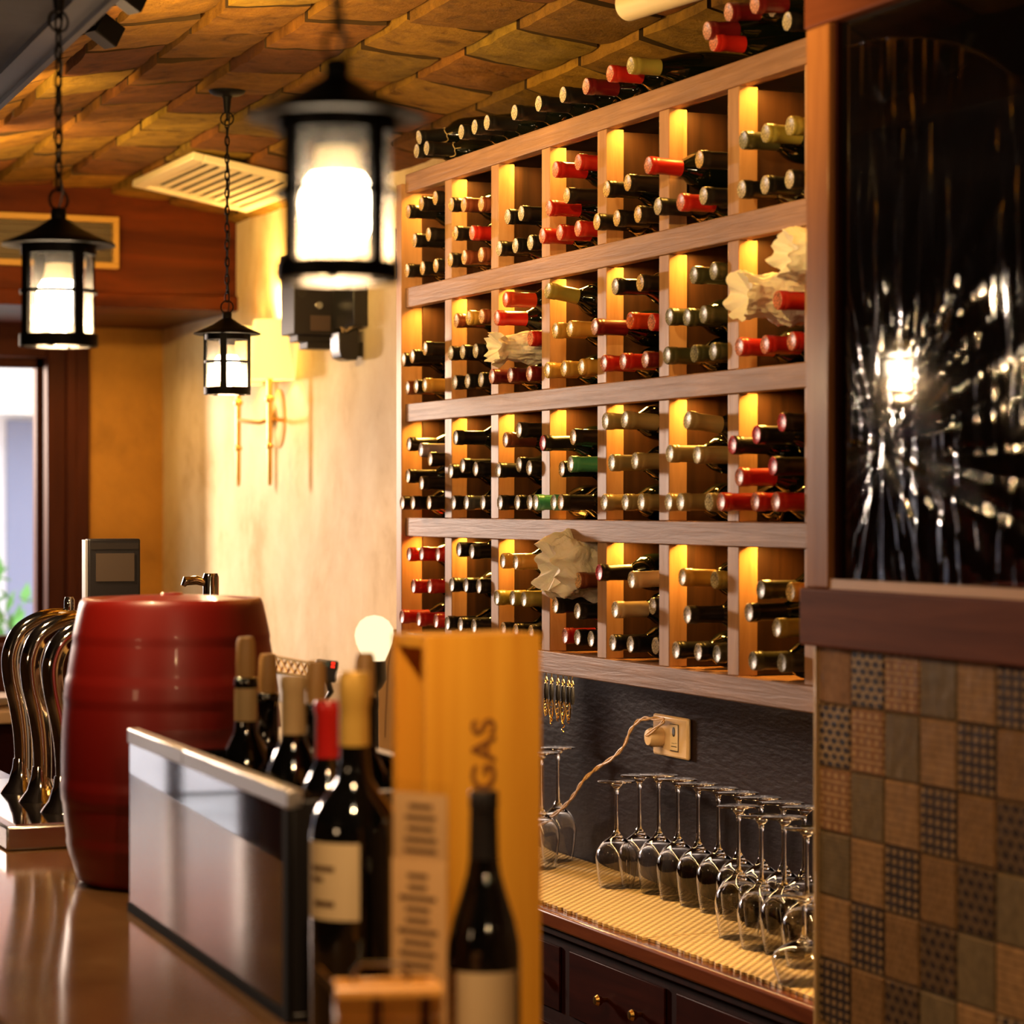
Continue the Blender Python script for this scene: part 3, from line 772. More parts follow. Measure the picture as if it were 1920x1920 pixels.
# tissue-wrapped bottles
def tissue(name, label, centre, radii, fringe, seed, yaw=0, pitch=0, blob=1.0):
    root = thing(name, label, 'wrapped bottle', centre)
    b = MB(); seg, rows = 72, 64; rings = []
    for j in range(rows + 1):
        t = j / rows; rad = 0
        for q in range(len(radii) - 1):
            if radii[q][0] <= t <= radii[q + 1][0]:
                s_ = (t - radii[q][0]) / (radii[q + 1][0] - radii[q][0]); s_ = s_ * s_ * (3 - 2 * s_); rad = radii[q][1] + (radii[q + 1][1] - radii[q][1]) * s_
        xx = fringe[0] + (fringe[1] - fringe[0]) * t
        ring = []
        for k in range(seg):
            a = 2 * PI * k / seg; d = Vector((0, math.cos(a), math.sin(a)))
            nn = noise.noise(Vector((xx * 26, math.cos(a) * 1.9, math.sin(a) * 1.9 + seed))) * .34 + abs(noise.noise(Vector((xx * 55, math.cos(a) * 4 + seed, math.sin(a) * 4)))) * .22 + noise.noise(Vector((xx * 12, a * .0 + d.y * 7, d.z * 7 + seed))) * .14
            jag = (noise.noise(Vector((d.y * 2.2, d.z * 2.2, seed + 5))) * .03) * max(0, 1 - t * 6)
            ring.append(b.bm.verts.new(Vector((xx + jag, 0, 0)) + d * rad * (1 + nn * blob)))
        rings.append(ring)
    for j in range(rows):
        for k in range(seg): b.bm.faces.new([rings[j][k], rings[j][(k + 1) % seg], rings[j + 1][(k + 1) % seg], rings[j + 1][k]])
    b.bm.faces.new(rings[-1]); cap_ = b.bm.verts.new((fringe[0] + .03, 0, 0))
    for k in range(seg): b.bm.faces.new([rings[0][k], rings[0][(k + 1) % seg], cap_])
    o = b.build('tissue_wrap', 'tissue', root, sharp=60); o.rotation_euler = (0, pitch, yaw)
    return root
p = at(950, 662, X=RX - .02)
tissue('tissue_wrapped_bottle', 'bottle twisted in cream tissue paper on second shelf, third compartment', (RX, p.y - .05, p.z + .01), [(0, .035), (.10, .022), (.24, .030), (.5, .041), (1, .042)], (-.075, .24), 2.0, 0, R(-3), .9)
p = at(1052, 1075, X=RX - .02)
tissue('tissue_wrapped_bottle', 'big bundle of crumpled cream paper on bottom shelf, fourth compartment', (RX, p.y - .015, p.z + .014), [(0, .048), (.12, .064), (.4, .072), (.7, .060), (1, .045)], (-.060, .20), 9.0, 0, 0, .8)
p = at(1400, 565, X=RX - .03)
tissue('tissue_wrapped_bottle', 'bottle in flared cream tissue paper on second shelf, seventh compartment', (RX, p.y - .055, p.z + .004), [(0, .040), (.12, .033), (.3, .042), (.5, .045), (1, .042)], (-.075, .24), 5.0, 0, 0, .9)
p = at(1480, 480, X=RX - .03)
tissue('tissue_wrapped_bottle', 'upper tissue-wrapped bottle beside the wooden frame, second shelf', (RX, p.y - .02, p.z), [(0, .036), (.12, .042), (.5, .040), (1, .036)], (-.055, .20), 13.0, 0, 0, .7)

# ------------------------------------------------------------------ worktop, cabinet, things below the rack
HW = ZC - .822
struct(MB().box((WX - .012, 3.34, HW - .3), (WX, 5.80, ZC - .35)).build('wall_panel', 'panel'))
wk = thing('worktop', 'dark red-brown wooden worktop running under the wine rack', 'worktop', (RX, 3.4, 0))
def wp(par, org, mb, name, mat, bevel=0):
    o = mb.build(name, mat, None, bevel=bevel); o.parent = par; o.matrix_parent_inverse = Matrix.Translation(-Vector(org)); return o
M['edgewood'] = wood('worktop_edge', (.10, .022, .008), (.20, .055, .018), (20, 2, 20), .22, .05, coat=.5)
wp(wk, (RX, 3.4, 0), MB().box((RX - .035, 3.40, HW - .040), (WX - .013, 7.4, HW - .006)), 'top', 'edgewood', .006)
wp(wk, (RX, 3.4, 0), MB().box((RX - .022, 3.40, HW - .058), (RX - .01, 7.4, HW - .040)), 'moulding', 'darkwood', .003)
# cabinet with drawers
cb = thing('drawer_cabinet', 'dark mahogany base cabinet with rows of knobbed drawers under the worktop', 'cabinet', (RX, 3.4, 0))
wp(cb, (RX, 3.4, 0), MB().box((RX, 3.40, .08), (WX - .013, 7.3, HW - .058)), 'body', 'darkwood')
Yd0 = at(1072, 1772, X=RX).y
hl = plain('edge_highlight_wood', (.16, .05, .03), .25, coat=.6)
for i in range(-3, 4):
    y1 = Yd0 - i * .490; y0 = y1 - .440
    if y0 < 3.41: continue
    for k in range(4):
        zt = ZC - .905 - k * .165; zb = zt - .132
        if zb < .1: continue
        d_ = wp(cb, (RX, 3.4, 0), MB().box((RX - .006, y0, zb), (RX - .0005, y1, zt)), 'drawer', 'drawerwood', .0015)
        for f_ in (.42, .78):
            kb = MB().lathe([(0, -.028), (.008, -.027), (.0115, -.021), (.009, -.014), (.005, -.010), (.0045, 0), (.009, .002), (0, .002)], 14, mtx=Matrix.Translation((RX - .006, y1 - .44 * f_, (zb + zt) / 2)) @ Matrix.Rotation(R(90), 4, 'Y')).build('knob', 'brass')
            kb.parent = d_
# woven mats
def mat_piece(y0, y1, lab, rx0):
    b = MB(); rr = random.Random(int(y0 * 100)); ny = int((y1 - y0) / .0125); top = []; bot = []
    for i in range(ny + 1):
        y = y0 + (y1 - y0) * i / ny; x = rx0 + (.004 if i % 2 else 0) + (rr.random() ** 4) * .006
        top.append([b.bm.verts.new((x, y, 0)), b.bm.verts.new((WX - .016, y, 0))]); bot.append([b.bm.verts.new((x, y, -.0055)), b.bm.verts.new((WX - .016, y, -.0055))])
    for i in range(ny):
        b.bm.faces.new([top[i][0], top[i + 1][0], top[i + 1][1], top[i][1]]); b.bm.faces.new([bot[i][0], bot[i + 1][0], bot[i + 1][1], bot[i][1]])
        b.bm.faces.new([top[i][0], top[i + 1][0], bot[i + 1][0], bot[i][0]]); b.bm.faces.new([top[i][1], top[i + 1][1], bot[i + 1][1], bot[i][1]])
    b.bm.faces.new([*top[0], *bot[0][::-1]]); b.bm.faces.new([*top[-1], *bot[-1][::-1]])
    o = b.build('woven_mat', 'mat'); o.location = (0, 0, HW); tag(o, lab, 'mat', 'woven mats on the worktop')
mat_piece(5.085, 6.6, 'woven straw-coloured mat at the left, under the two leftmost glasses', RX - .012)
mat_piece(4.415, 5.08, 'middle woven straw-coloured mat under the first upturned glasses', RX - .012)
mat_piece(3.42, 4.410, 'woven straw-coloured mat at the right end under the crowded glasses', RX - .006)

# wine glasses, upside down
def glass_mesh(H=.248, rb=.047, name='wine_glass'):
    # z=0 rim on the mat, foot up
    bowl = H * .47
    outer = [(rb * .80, 0), (rb * .90, bowl * .22), (rb * .99, bowl * .50), (rb, bowl * .60), (rb * .93, bowl * .74), (rb * .66, bowl * .90), (rb * .32, bowl * 1.0), (.009, bowl * 1.06), (.0042, bowl * 1.16), (.0036, bowl * 1.45), (.0038, H - .030), (.0055, H - .016), (.014, H - .007), (.030, H - .0030), (.0405, H - .0018), (.041, H - .0008), (.040, H), (0, H)]
    inner = [(rb * .80 - .0012, 0.0003), (rb * .90 - .0012, bowl * .22), (rb * .99 - .0012, bowl * .50), (rb - .0013, bowl * .60), (rb * .93 - .0013, bowl * .735), (rb * .66 - .0014, bowl * .88), (rb * .32 - .002, bowl * .97), (0, bowl * .985)]
    return [(p[0], p[1]) for p in inner[::-1]] + outer
gm = {}
def add_glass(px, py_, h, X, label, rb=.047):
    p = at(px, py_, X=X)
    key = (round(h, 3), rb)
    if key not in gm:
        o = MB().lathe(glass_mesh(h, rb), 40).build('wine_glass', 'wineglass', sharp=70); gm[key] = o.data; bpy.data.objects.remove(o)
    o = bpy.data.objects.new('wine_glass', gm[key]); COL.objects.link(o); o.location = (X, p.y, HW + .0005)
    tag(o, label, 'wine glass', 'upturned wine glasses on the worktop')
back = [(1156, .228, 2.338), (1199, .240, 2.385), (1235, .250, 2.385), (1271, .250, 2.385), (1309, .250, 2.385), (1347, .250, 2.385), (1385, .250, 2.385), (1427, .250, 2.385), (1469, .250, 2.385), (1508, .250, 2.385)]
bl = ['upturned wine glass standing first and shortest at the left of the long row', 'second upturned wine glass of the back row, behind the shortest one', 'third upturned wine glass from left in the back row', 'fourth upturned wine glass from left in the back row', 'fifth upturned wine glass from left in the back row', 'sixth upturned wine glass from left in the back row', 'seventh upturned glass in the back row, behind the front row start', 'eighth upturned wine glass from left in the back row', 'ninth upturned wine glass from left in the back row', 'last upturned wine glass in the back row beside the tiled wall']
for (px, h, X), lab in zip(back, bl): add_glass(px, 1500, h, X, lab, .0455)
front = [(1385, .250, 2.278), (1428, .246, 2.262), (1471, .250, 2.275), (1513, .246, 2.250)]
fl_ = ['leftmost upturned wine glass of the front row', 'second upturned wine glass of the front row', 'third upturned wine glass of the front row', 'fourth upturned front-row glass, half hidden by the tiled wall']
for (px, h, X), lab in zip(front, fl_): add_glass(px, 1500, h, X, lab, .0455)
add_glass(1046, 1500, .262, 2.385, 'tall upturned wine glass just right of the wooden wine box', .043)
add_glass(1014, 1500, .262, 2.300, 'upturned wine glass partly hidden behind the wooden wine box', .043)
add_glass(1508, 1700, .150, 2.165, 'low wide upturned glass at the right front corner of the mat', .056)

# wall socket with plug and cord
p = at(1264, 1381, X=WX - .012)
so = thing('wall_socket', 'cream double wall socket on the dark panel behind the glasses', 'socket', (WX - .012, p.y, p.z))
MB().box((-.011, -.085, -.0445), (0, .085, .0445)).build('plate', 'cream_plastic', so, bevel=.006)
b = MB(); b.box((-.0125, -.045, -.028), (-.011, -.005, .028)); b.build('module', plain('cream_plastic_inset', (.70, .55, .36), .3), so, bevel=.001)
b = MB(); b.lathe([(0, -.0008), (.006, -.0008), (.006, .001), (0, .001)], 16, mtx=Matrix.Translation((-.013, -.024, .012)) @ Matrix.Scale(1.7, 4, (0, 0, 1)) @ Matrix.Rotation(R(90), 4, 'Y')); b.box((-.0132, -.0455, -.0285), (-.0124, -.044, .0285)); b.box((-.0132, -.044, -.0295), (-.0124, -.006, -.0285)); b.box((-.0132, -.044, .0280), (-.0124, -.006, .0290)); b.box((-.0132, -.037, -.012), (-.0124, -.030, -.0112)); b.box((-.0132, -.026, -.013), (-.0124, -.014, -.0122)); b.box((-.0132, -.037, -.020), (-.0124, -.012, -.0185)); b.build('slot', 'slot', so)
pl = thing('power_plug', 'cream plug in the wall socket with twisted tan cord hanging left', 'plug', (WX - .023, p.y + .042, p.z - .004))
MB().lathe([(0, 0), (.021, 0), (.022, .004), (.021, .022), (.017, .032), (0, .034)], 20, mtx=Matrix.Rotation(R(-90), 4, 'Y')).build('plug_body', 'cream_plastic', pl)
pts2 = [(1245, 1352), (1225, 1347), (1200, 1350), (1182, 1370), (1170, 1398), (1150, 1420), (1120, 1440), (1095, 1462), (1078, 1488), (1060, 1510), (1035, 1530), (1000, 1545), (960, 1560)]
cen = [];
for i, (x, y) in enumerate(pts2):
    XX = WX - .045 - .004 * i - (.03 if i > 6 else 0)
    cen.append(at(x, y, X=XX))
def smooth_path(pts, k=8):
    out = []; n = len(pts)
    for i in range(n - 1):
        p0, p1, p2, p3 = pts[max(i - 1, 0)], pts[i], pts[i + 1], pts[min(i + 2, n - 1)]
        for q in range(k):
            t = q / k; out.append(.5 * ((2 * p1) + (p2 - p0) * t + (2 * p0 - 5 * p1 + 4 * p2 - p3) * t * t + (3 * p1 - p0 - 3 * p2 + p3) * t ** 3))
    out.append(pts[-1]); return out
sp_path = smooth_path([Vector((WX - .058, p.y + .042, p.z + .0))] + cen, 10)
b = MB()
for ph in (0, PI):
    pp = []
    for i, c in enumerate(sp_path):
        a = i * .42 + ph; pp.append(c + Vector((0, math.cos(a) * .0028, math.sin(a) * .0028)))
    b.tube(pp, .0024, 7)
o = b.build('cord', 'cord'); o.parent = pl; o.matrix_parent_inverse = Matrix.Translation(-Vector(pl.location))

# bottle openers hanging under the rack
rk = random.Random(5)
for i, (x, y, L) in enumerate([(1024, 1266, .085), (1034, 1268, .11), (1046, 1270, .10), (1056, 1272, .12), (1066, 1273, .10), (1073, 1274, .07)]):
    p = at(x, y - 6, X=RX + .035); p.z = ZC - .349
    lab = ['first hanging corkscrew beside the wooden box', 'second hanging corkscrew, its brass hook lowest', 'third hanging corkscrew with wide brass loop', 'fourth hanging corkscrew with brass key shape', 'fifth hanging corkscrew under the rack', 'rightmost thin hanging opener under the rack'][i]
    t = thing('hanging_corkscrew', lab, 'corkscrew', p, 0, 'openers hanging under the rack')
    MB().tube([(0, 0, 0), (0, 0, -.012), (0, .006, -.02), (0, 0, -.028), (0, -.006, -.02), (0, 0, -.013)], .0014, 6).build('hook', 'brass', t)
    MB().lathe([(0, -.024), (.004, -.026), (.0055, -.04), (.005, -.055), (.003, -.062), (0, -.063)], 10).build('handle', 'black_plastic', t)
    pp = []
    for k in range(44): a = k * .55; pp.append((math.cos(a) * .0028, math.sin(a) * .0028, -.062 - (L - .06) * k / 43))
    if i == 5: MB().tube([(0, 0, -.062), (0, 0, -L - .01)], .0008, 6).build('blade', 'steel', t)
    else:
        b = MB().tube(pp, .0011, 6)
        b.tube([(0, .010, -.060), (0, .012, -.078), (0, .004, -.095 - .01 * (i % 2)), (0, -.006, -.090), (0, -.010, -.070), (0, -.004, -.060)], .0018, 6)
        b.build('screw', 'brass', t)

# ------------------------------------------------------------------ lanterns
def lantern(loc_bottom, chain_top, rotdeg, label, bulbmat, energy, s=1.0, canopy=True, twist=0):
    """loc_bottom: centre of the bottom ring (its underside)"""
    x, y, z = loc_bottom
    L = thing('hanging_lantern', label, 'lantern', (x, y, z), R(rotdeg) - TH, 'black cylinder lanterns')
    rr = .0555; H = .158
    MB().lathe([(rr - .007, 0), (rr + .0025, 0), (rr + .0025, .018), (rr - .004, .018)], 40, closed=True).build('lower_ring', 'iron', L)
    MB().lathe([(rr - .010, .136), (rr, .136), (rr, .152), (rr - .010, .152)], 40, closed=True).build('upper_ring', 'iron', L)
    MB().lathe([(rr - .002, .078), (rr + .002, .078), (rr + .002, .084), (rr - .002, .084)], 40, closed=True).build('middle_ring', 'iron', L)
    # posts
    for k in range(4):
        a = -PI / 2 + k * PI / 2
        m_ = Matrix.Rotation(a, 4, 'Z')
        MB().box((rr - .0035, -.008, .010), (rr + .0025, .008, .15), mtx=m_).build('post', 'iron', L)
    # feet tabs
    for k in range(4):
        a = -PI / 4 + k * PI / 2; m_ = Matrix.Rotation(a, 4, 'Z')
        MB().box((rr - .024, -.005, -.001), (rr - .004, .005, .003), mtx=m_).build('glass_clip', 'iron', L)
    # hat
    MB().lathe([(.040, .150), (.058, .151), (.080, .149), (.084, .150), (.083, .153), (.062, .162), (.036, .174), (.018, .186), (.0115, .190), (.0115, .203), (.009, .206), (0, .206)], 44).build('hat', 'iron', L, sharp=50)
    MB().lathe([(.050, .142), (.050, .006)], 48).build('glass_tube', 'lampglass', L)
    MB().lathe([(0, .152), (.020, .152), (.020, .125), (.018, .122), (0, .122)], 20).build('bulb_holder', plain('lamp_socket', (.05, .04, .03), .5), L)
    bb = MB().lathe([(.0185, .124), (.0205, .112), (.0235, .098)], 28).build('bulb_collar', 'bulb_amber', L)
    MB().lathe([(.0235, .098), (.0300, .088), (.0330, .072), (.0310, .054), (.023, .038), (.012, .030), (0, .028)], 28).build('bulb', bulbmat, L)
    lt = light('lantern_lamp', 'POINT', (0, 0, .016), energy, (1.0, .62, .30), shadow_soft_size=.018); lt.parent = L
    # ring + chain
    def torus(b_, c, R1, r1, mtx, sx=1):
        pts_ = [mtx @ Vector((R1 * sx * math.cos(2 * PI * k / 20), R1 * math.sin(2 * PI * k / 20), 0)) + Vector(c) for k in range(20)]
        b_.tube(pts_, r1, 6, closed=True)
    b = MB(); torus(b, (0, 0, .218), .0155, .0021, Matrix.Rotation(R(90), 3, 'X')); b.build('hanging_ring', 'iron', L)
    ztop = chain_top - z
    b = MB(); zz = .236; k = 0
    while zz < ztop - .03:
        m_ = Matrix.Rotation(R(90 * (k % 2) + 25), 3, 'Z') @ Matrix.Rotation(R(90), 3, 'X')
        torus(b, (0, 0, zz + .006), .0085 * 2.0 / 2, .0014, m_, .55) if False else None
        pts_ = [m_ @ Vector((.0052 * math.cos(2 * PI * q / 16), .0135 * math.sin(2 * PI * q / 16), 0)) + Vector((0, 0, zz + .008)) for q in range(16)]
        b.tube(pts_, .0019, 6, closed=True); zz += .0215; k += 1
    b.build('chain', 'iron', L)
    pts_ = [Vector((.002 + .004 * math.sin(q * .9), .003 * math.cos(q * 1.3), .205 + (ztop - .05 - .205) * q / 24)) for q in range(25)]
    MB().tube(pts_, .0016, 6).build('cable', 'black_plastic', L)
    if canopy:
        MB().lathe([(0, ztop + .002), (.046, ztop + .002), (.048, ztop - .004), (.045, ztop - .012), (.043, ztop - .016), (.034, ztop - .021), (.014, ztop - .024), (.0105, ztop - .03), (.0075, ztop - .062), (.0045, ztop - .066), (0, ztop - .066)], 36).build('canopy', 'iron', L, sharp=40)
        b = MB(); pts_ = [Vector((.016 * math.cos(2 * PI * q / 24), 0, ztop - .080 + .016 * math.sin(2 * PI * q / 24))) for q in range(24)]
        b.tube(pts_, .002, 6, closed=True); b.build('hanging_ring', 'iron', L)
    return L
p = at(110, 650, Z=3.82); lantern(p, 2.5, 41, 'lit black lantern hanging at the upper left in front of the red-brown beam', 'bulb', 13.0)
p = at(632, 528, Z=2.38); lantern(p, 2.5, 44, 'large blurred lit lantern hanging nearest, in front of the plaster wall', 'bulb_hot', 13.0)
p = at(426, 740, Z=6.4); lantern(p, ceil_z(p.x, p.y) - .005, -3, 'small sharp black lantern hanging beside the glowing sconce', 'bulb', 13.0)
lantern((.85, 4.75, 1.93), 2.5, 20, 'lit black lantern over the bar just outside the picture, seen as reflection', 'bulb', 13.0)
lantern((.80, .10, 1.98), 2.5, 80, 'added black lantern over the near end of the bar, unseen, lights the foreground', 'bulb', 22.0)  # added out of view for foreground light and sparkle

# track spotlights on the edge of the lower ceiling
def spot(px, py, Z, lab, rz):
    p = at(px, py, Z=Z)
    s_ = thing('ceiling_spotlight', lab, 'spotlight', p, R(rz), 'black ceiling spotlights')
    m_ = Matrix.Rotation(R(28), 4, 'Y')
    b = MB(); b.cbox((0, 0, 0), (.050, .035, .040), mtx=m_); b.build('lamp_body', 'iron', s_, bevel=.002)
    b = MB(); b.cbox((-.015, 0, .038), (.012, .012, .05), mtx=Matrix.Rotation(R(-25), 4, 'Y')); b.build('arm', 'black_plastic', s_)
    b = MB(); b.cbox((-.002, 0, -.0205), (.048, .033, .002), mtx=m_); b.build('front_glass', 'slot', s_)
    return s_
spot(198, 58, 4.5, 'square black spotlight hanging from the ceiling edge beside the left chain', 20)
spot(243, -8, 4.3, 'black spotlight cut off by the top edge of the picture', 20)
# beams thrown on the vault by the spotlights
for (px, py, Z, tgt, e) in [(262, 70, 4.35, (330, 25, 4.8), 3.0)]:
    p = at(px, py, Z=Z)
for (loc, dirn, e, ang) in [((1.12, 4.35, 2.60), (.35, .35, .12), 10.0, 80), ((1.10, 5.8, 2.50), (.25, .85, .22), 20.0, 95), ((1.15, 6.9, 2.45), (.7, .5, .30), 16.0, 110), ((1.08, 3.2, 2.42), (.6, .5, .30), 14.0, 120), ((1.12, 4.9, 2.40), (.6, .1, .25), 14.0, 120)]:
    l_ = light('vault_spot', 'SPOT', loc, e * 2.2, (1.0, .64, .20), spot_size=R(ang), spot_blend=.8, shadow_soft_size=.03); aim(l_, dirn)

# air vent in the vault
va, vb_, vc = (2.02, 7.20), (2.40, 7.20), (2.40, 7.92)
v_ = thing('ceiling_vent', 'cream slatted air vent in the brick vault behind the nearest lantern', 'vent', (2.19, 7.55, ceil_z(2.19, 7.55) - .035))
tilt = -math.atan2(ceil_z(2.02, 7.55) - ceil_z(2.36, 7.55), .34)
b = MB()
for (x0, x1, y0, y1) in ((-.19, -.155, -.35, .35), (.155, .19, -.35, .35), (-.155, .155, -.35, -.315), (-.155, .155, .315, .35)): b.box((x0, y0, -.010), (x1, y1, .012))
M['vent_cream'] = plain('vent_cream', (.80, .66, .42), .45)
o = b.build('frame', 'vent_cream', v_, bevel=.003); o.rotation_euler = (0, -tilt, 0)
b = MB()
for k in range(9): b.cbox((-.138 + k * .0345, 0, 0), (.019, .63, .003), mtx=None)
o = b.build('slat', 'vent_cream', v_); o.rotation_euler = (0, -tilt, 0)
o = MB().box((-.155, -.315, .010), (.155, .315, .014)).build('backing', 'slot', v_); o.rotation_euler = (0, -tilt, 0)
# air conditioner corner at top of the picture
p = at(1236, -2, z=2.66)
ac = thing('ceiling_fixture', 'cream rounded end of a ceiling lamp at the top edge of the picture', 'ceiling lamp', (p.x, p.y, ceil_z(p.x, p.y) - .042), R(97))
MB().box((-.40, .0, .0), (-.02, .11, .03)).build('base', 'vent_cream', ac, bevel=.006)
o = MB().lathe([(0, -.03), (.022, -.03), (.03, -.022), (.03, .35), (0, .36)], 24, mtx=Matrix.Rotation(R(-90), 4, 'Y') @ Matrix.Translation((-.01, .055, 0))).build('tube_cover', 'vent_cream', ac)

# ------------------------------------------------------------------ sconce and alarm lamp on the plaster wall
ps = at(524, 785, X=WX)
sc = thing('wall_sconce', 'brass two-armed wall sconce with glowing yellow shades on the plaster wall', 'wall lamp', (WX, ps.y, ps.z))
M['sconce'] = plain('old_brass', (.68, .42, .12), .35, .6)
MB().lathe([(0, .030), (.012, .030), (.020, .022), (.040, .014), (.062, .008), (.070, .004), (.070, .0), (0, 0)], 32, mtx=Matrix.Scale(1.35, 4, (0, 0, 1)) @ Matrix.Rotation(R(-90), 4, 'Y')).build('rosette', 'sconce', sc)
for sgn, yy in ((1, .17), (-1, -.17)):
    x = -.085
    MB().tube([(-.02, 0, 0), (-.05, yy * .3, -.012), (-.075, yy * .7, -.006), (x, yy, 0)], .007, 10).build('arm', 'sconce', sc)
    cs = MB().lathe([(0, -.215), (.006, -.212), (.008, -.19), (.0085, -.10), (.013, -.095), (.013, -.088), (.0085, -.083), (.009, .045), (.015, .05), (.015, .06), (.009, .066), (.010, .13), (.018, .135), (.018, .14), (0, .14)], 14, c=(x, yy, 0)).build('candle_arm', 'sconce', sc)
    MB().lathe([(.050, .30), (.075, .115)], 36, c=(x, yy, 0)).build('lamp_shade', 'shade', sc)
    MB().lathe([(0, .14), (.010, .145), (.02, .19), (.017, .22), (0, .235)], 16, c=(x, yy, 0)).build('bulb', 'bulb_amber', sc)
    l_ = light('sconce_lamp', 'POINT', (x, yy, .21), 6.5, (1.0, .62, .20), shadow_soft_size=.03); l_.parent = sc
l_ = light('sconce_uplight', 'SPOT', (-.085, -.02, .30), 22, (1.0, .60, .16), spot_size=R(120), spot_blend=1.0, shadow_soft_size=.04); l_.parent = sc; aim(l_, (.35, -.1, .6))

al = at(648, 575, X=WX)
am = thing('alarm_unit', 'dark boxy emergency lamp unit mounted on the plaster wall behind the lantern', 'emergency lamp', (WX, al.y, al.z))
MB().box((-.165, -.02, -.085), (-.0005, .11, .15)).build('housing', 'grey_plastic', am, bevel=.003)
MB().box((-.045, -.20, -.070), (-.0005, -.021, .11)).build('side_box', 'black_plastic', am, bevel=.003)
b = MB(); b.box((-.145, .01, -.105), (-.02, .09, -.085)); b.box((-.115, .01, -.125), (-.03, .09, -.105)); b.build('bracket', 'grey_plastic', am, bevel=.002)
b = MB()
for cx in (-.140, -.035): b.lathe([(0, 0), (.014, 0), (.014, .003), (0, .003)], 20, mtx=Matrix.Translation((cx, -.021, .035)) @ Matrix.Rotation(R(90), 4, 'X'))
b.build('knob', 'slot', am)
b = MB(); b.lathe([(.0, .004), (.010, .004), (.013, 0), (0, 0)], 20, mtx=Matrix.Translation((-.088, -.021, .0)) @ Matrix.Rotation(R(90), 4, 'X')); b.build('screw_cap', 'steel', am)
b = MB(); b.box((-.115, -.024, -.075), (-.055, -.0205, -.03)); b.build('plate', plain('worn_plate', (.09, .055, .04), .4), am)
# small black floodlight hanging under it
fl = at(648, 655, X=WX - .05)
fd = thing('small_floodlight', 'small black curved floodlight hanging below the alarm unit on the wall', 'floodlight', (fl.x, fl.y, fl.z))
b = MB(); prof = [(-.030, .050), (-.030, .0), (-.022, -.026), (-.005, -.032), (.026, -.032), (.030, -.01), (.030, .06), (.010, .055), (-.010, .045)]
A_ = [b.bm.verts.new((x, -.03, z)) for x, z in prof]; B_ = [b.bm.verts.new((x, .05, z)) for x, z in prof]
b.bm.faces.new(A_); b.bm.faces.new(B_)
for i in range(len(prof)): b.bm.faces.new([A_[i], A_[(i + 1) % len(prof)], B_[(i + 1) % len(prof)], B_[i]])
b.build('housing', 'black_plastic', fd, bevel=.004)
MB().tube([(-.012, -.01, .048), (-.018, -.01, .062), (0, -.01, .052), (.018, -.01, .066), (.02, -.01, .085), (.03, -.01, .10)], .003, 7).build('cable', 'cream_plastic', fd)
MB().box((.024, -.01, -.02), (.049, .03, .02)).build('bracket', 'black_plastic', fd)
tr = at(745, 475, X=WX)
struct(MB().box((WX - .004, tr.y - .01, tr.z - .07), (WX, tr.y + .01, tr.z + .07)).build('trim_5', 'slot'))

# ------------------------------------------------------------------ bar
HB = ZC - .600
br = thing('bar_counter', 'polished brown stone bar counter in the foreground', 'bar counter', (.9, 3.0, 0))
OB = (.9, 3.0, 0)
wp(br, OB, MB().box((.60, .9, HB - .04), (1.175, 7.2, HB)), 'top', 'marble', .006)
wp(br, OB, MB().box((.70, .95, 0), (1.12, 7.15, HB - .04)), 'body', 'darkwood')
rc = thing('return_counter', 'pale-topped counter end behind the beer taps at the left edge', 'counter', (1.35, 7.6, 0))
OR = (1.35, 7.6, 0)
wp(rc, OR, MB().box((.60, 7.22, ZC - .615), (1.72, 7.8, ZC - .578)), 'top', plain('worn_wood_top', (.55, .40, .24), .25, coat=.3), .006)
wp(rc, OR, MB().box((.64, 7.26, 0), (1.68, 7.76, ZC - .615)), 'body', 'darkwood')
pp = at(12, 1326, z=ZC - .572)
pt = thing('white_plate', 'stack of white plates on the pale counter at the far left', 'plates', (1.45, 7.45, ZC - .578))
for k in range(3): MB().lathe([(0, 0), (.07, 0), (.12, .012), (.122, .014), (.07, .004), (0, .004)], 36, c=(0, 0, .001 + k * .007)).build('plate', 'white_stuff', pt)

# beer taps
bs = at(97, 1560, z=HB)
tb = thing('drip_tray', 'brushed steel box base carrying the three curved beer taps', 'drip tray', (1.03, 4.45, HB))
MB().box((-.125, 0, .0005), (.125, .80, .042)).build('housing', 'steel', tb, bevel=.004)
MB().box((-.105, .02, .042), (.105, .78, .0435)).build('drip_grid', 'chrome', tb)
def tap(px, py, lab):
    p = at(px, py, z=HB + .0435)
    t = thing('beer_tap', lab, 'beer tap', p, 0, 'chrome swan-neck beer taps')
    path = smooth_path([Vector(v) for v in [(0, 0, 0), (.004, 0, .05), (.002, 0, .12), (-.006, 0, .18), (-.018, 0, .235), (-.020, 0, .285), (.0, 0, .330), (.045, 0, .356), (.095, 0, .360), (.135, 0, .345)]], 6)
    n = len(path); rad = [.0165 + .004 * math.sin(PI * i / n) for i in range(n)]
    MB().tube(path, rad, 20).build('neck', 'chrome', t, sharp=60)
    MB().lathe([(0, 0), (.044, 0), (.042, .004), (.028, .022), (.019, .05), (.0165, .07), (0, .07)], 28).build('base_flange', 'chrome', t)
    t.scale = (.94, .94, .94)
    MB().tube([(.125, 0, .352), (.142, 0, .335), (.145, 0, .29)], [.012, .011, .008], 12).build('spout', 'chrome', t)
    MB().lathe([(0, .365), (.008, .365), (.009, .372), (.011, .38), (.011, .395), (.008, .402), (0, .403)], 16, c=(.10, 0, 0)).build('handle', 'chrome', t)
    return t
tap(40, 1485, 'leftmost and farthest curved chrome beer tap')
tap(76, 1502, 'middle curved chrome beer tap')
tap(118, 1522, 'nearest curved chrome beer tap, beside the red barrel')
p = at(10, 1430, z=HB + .02)
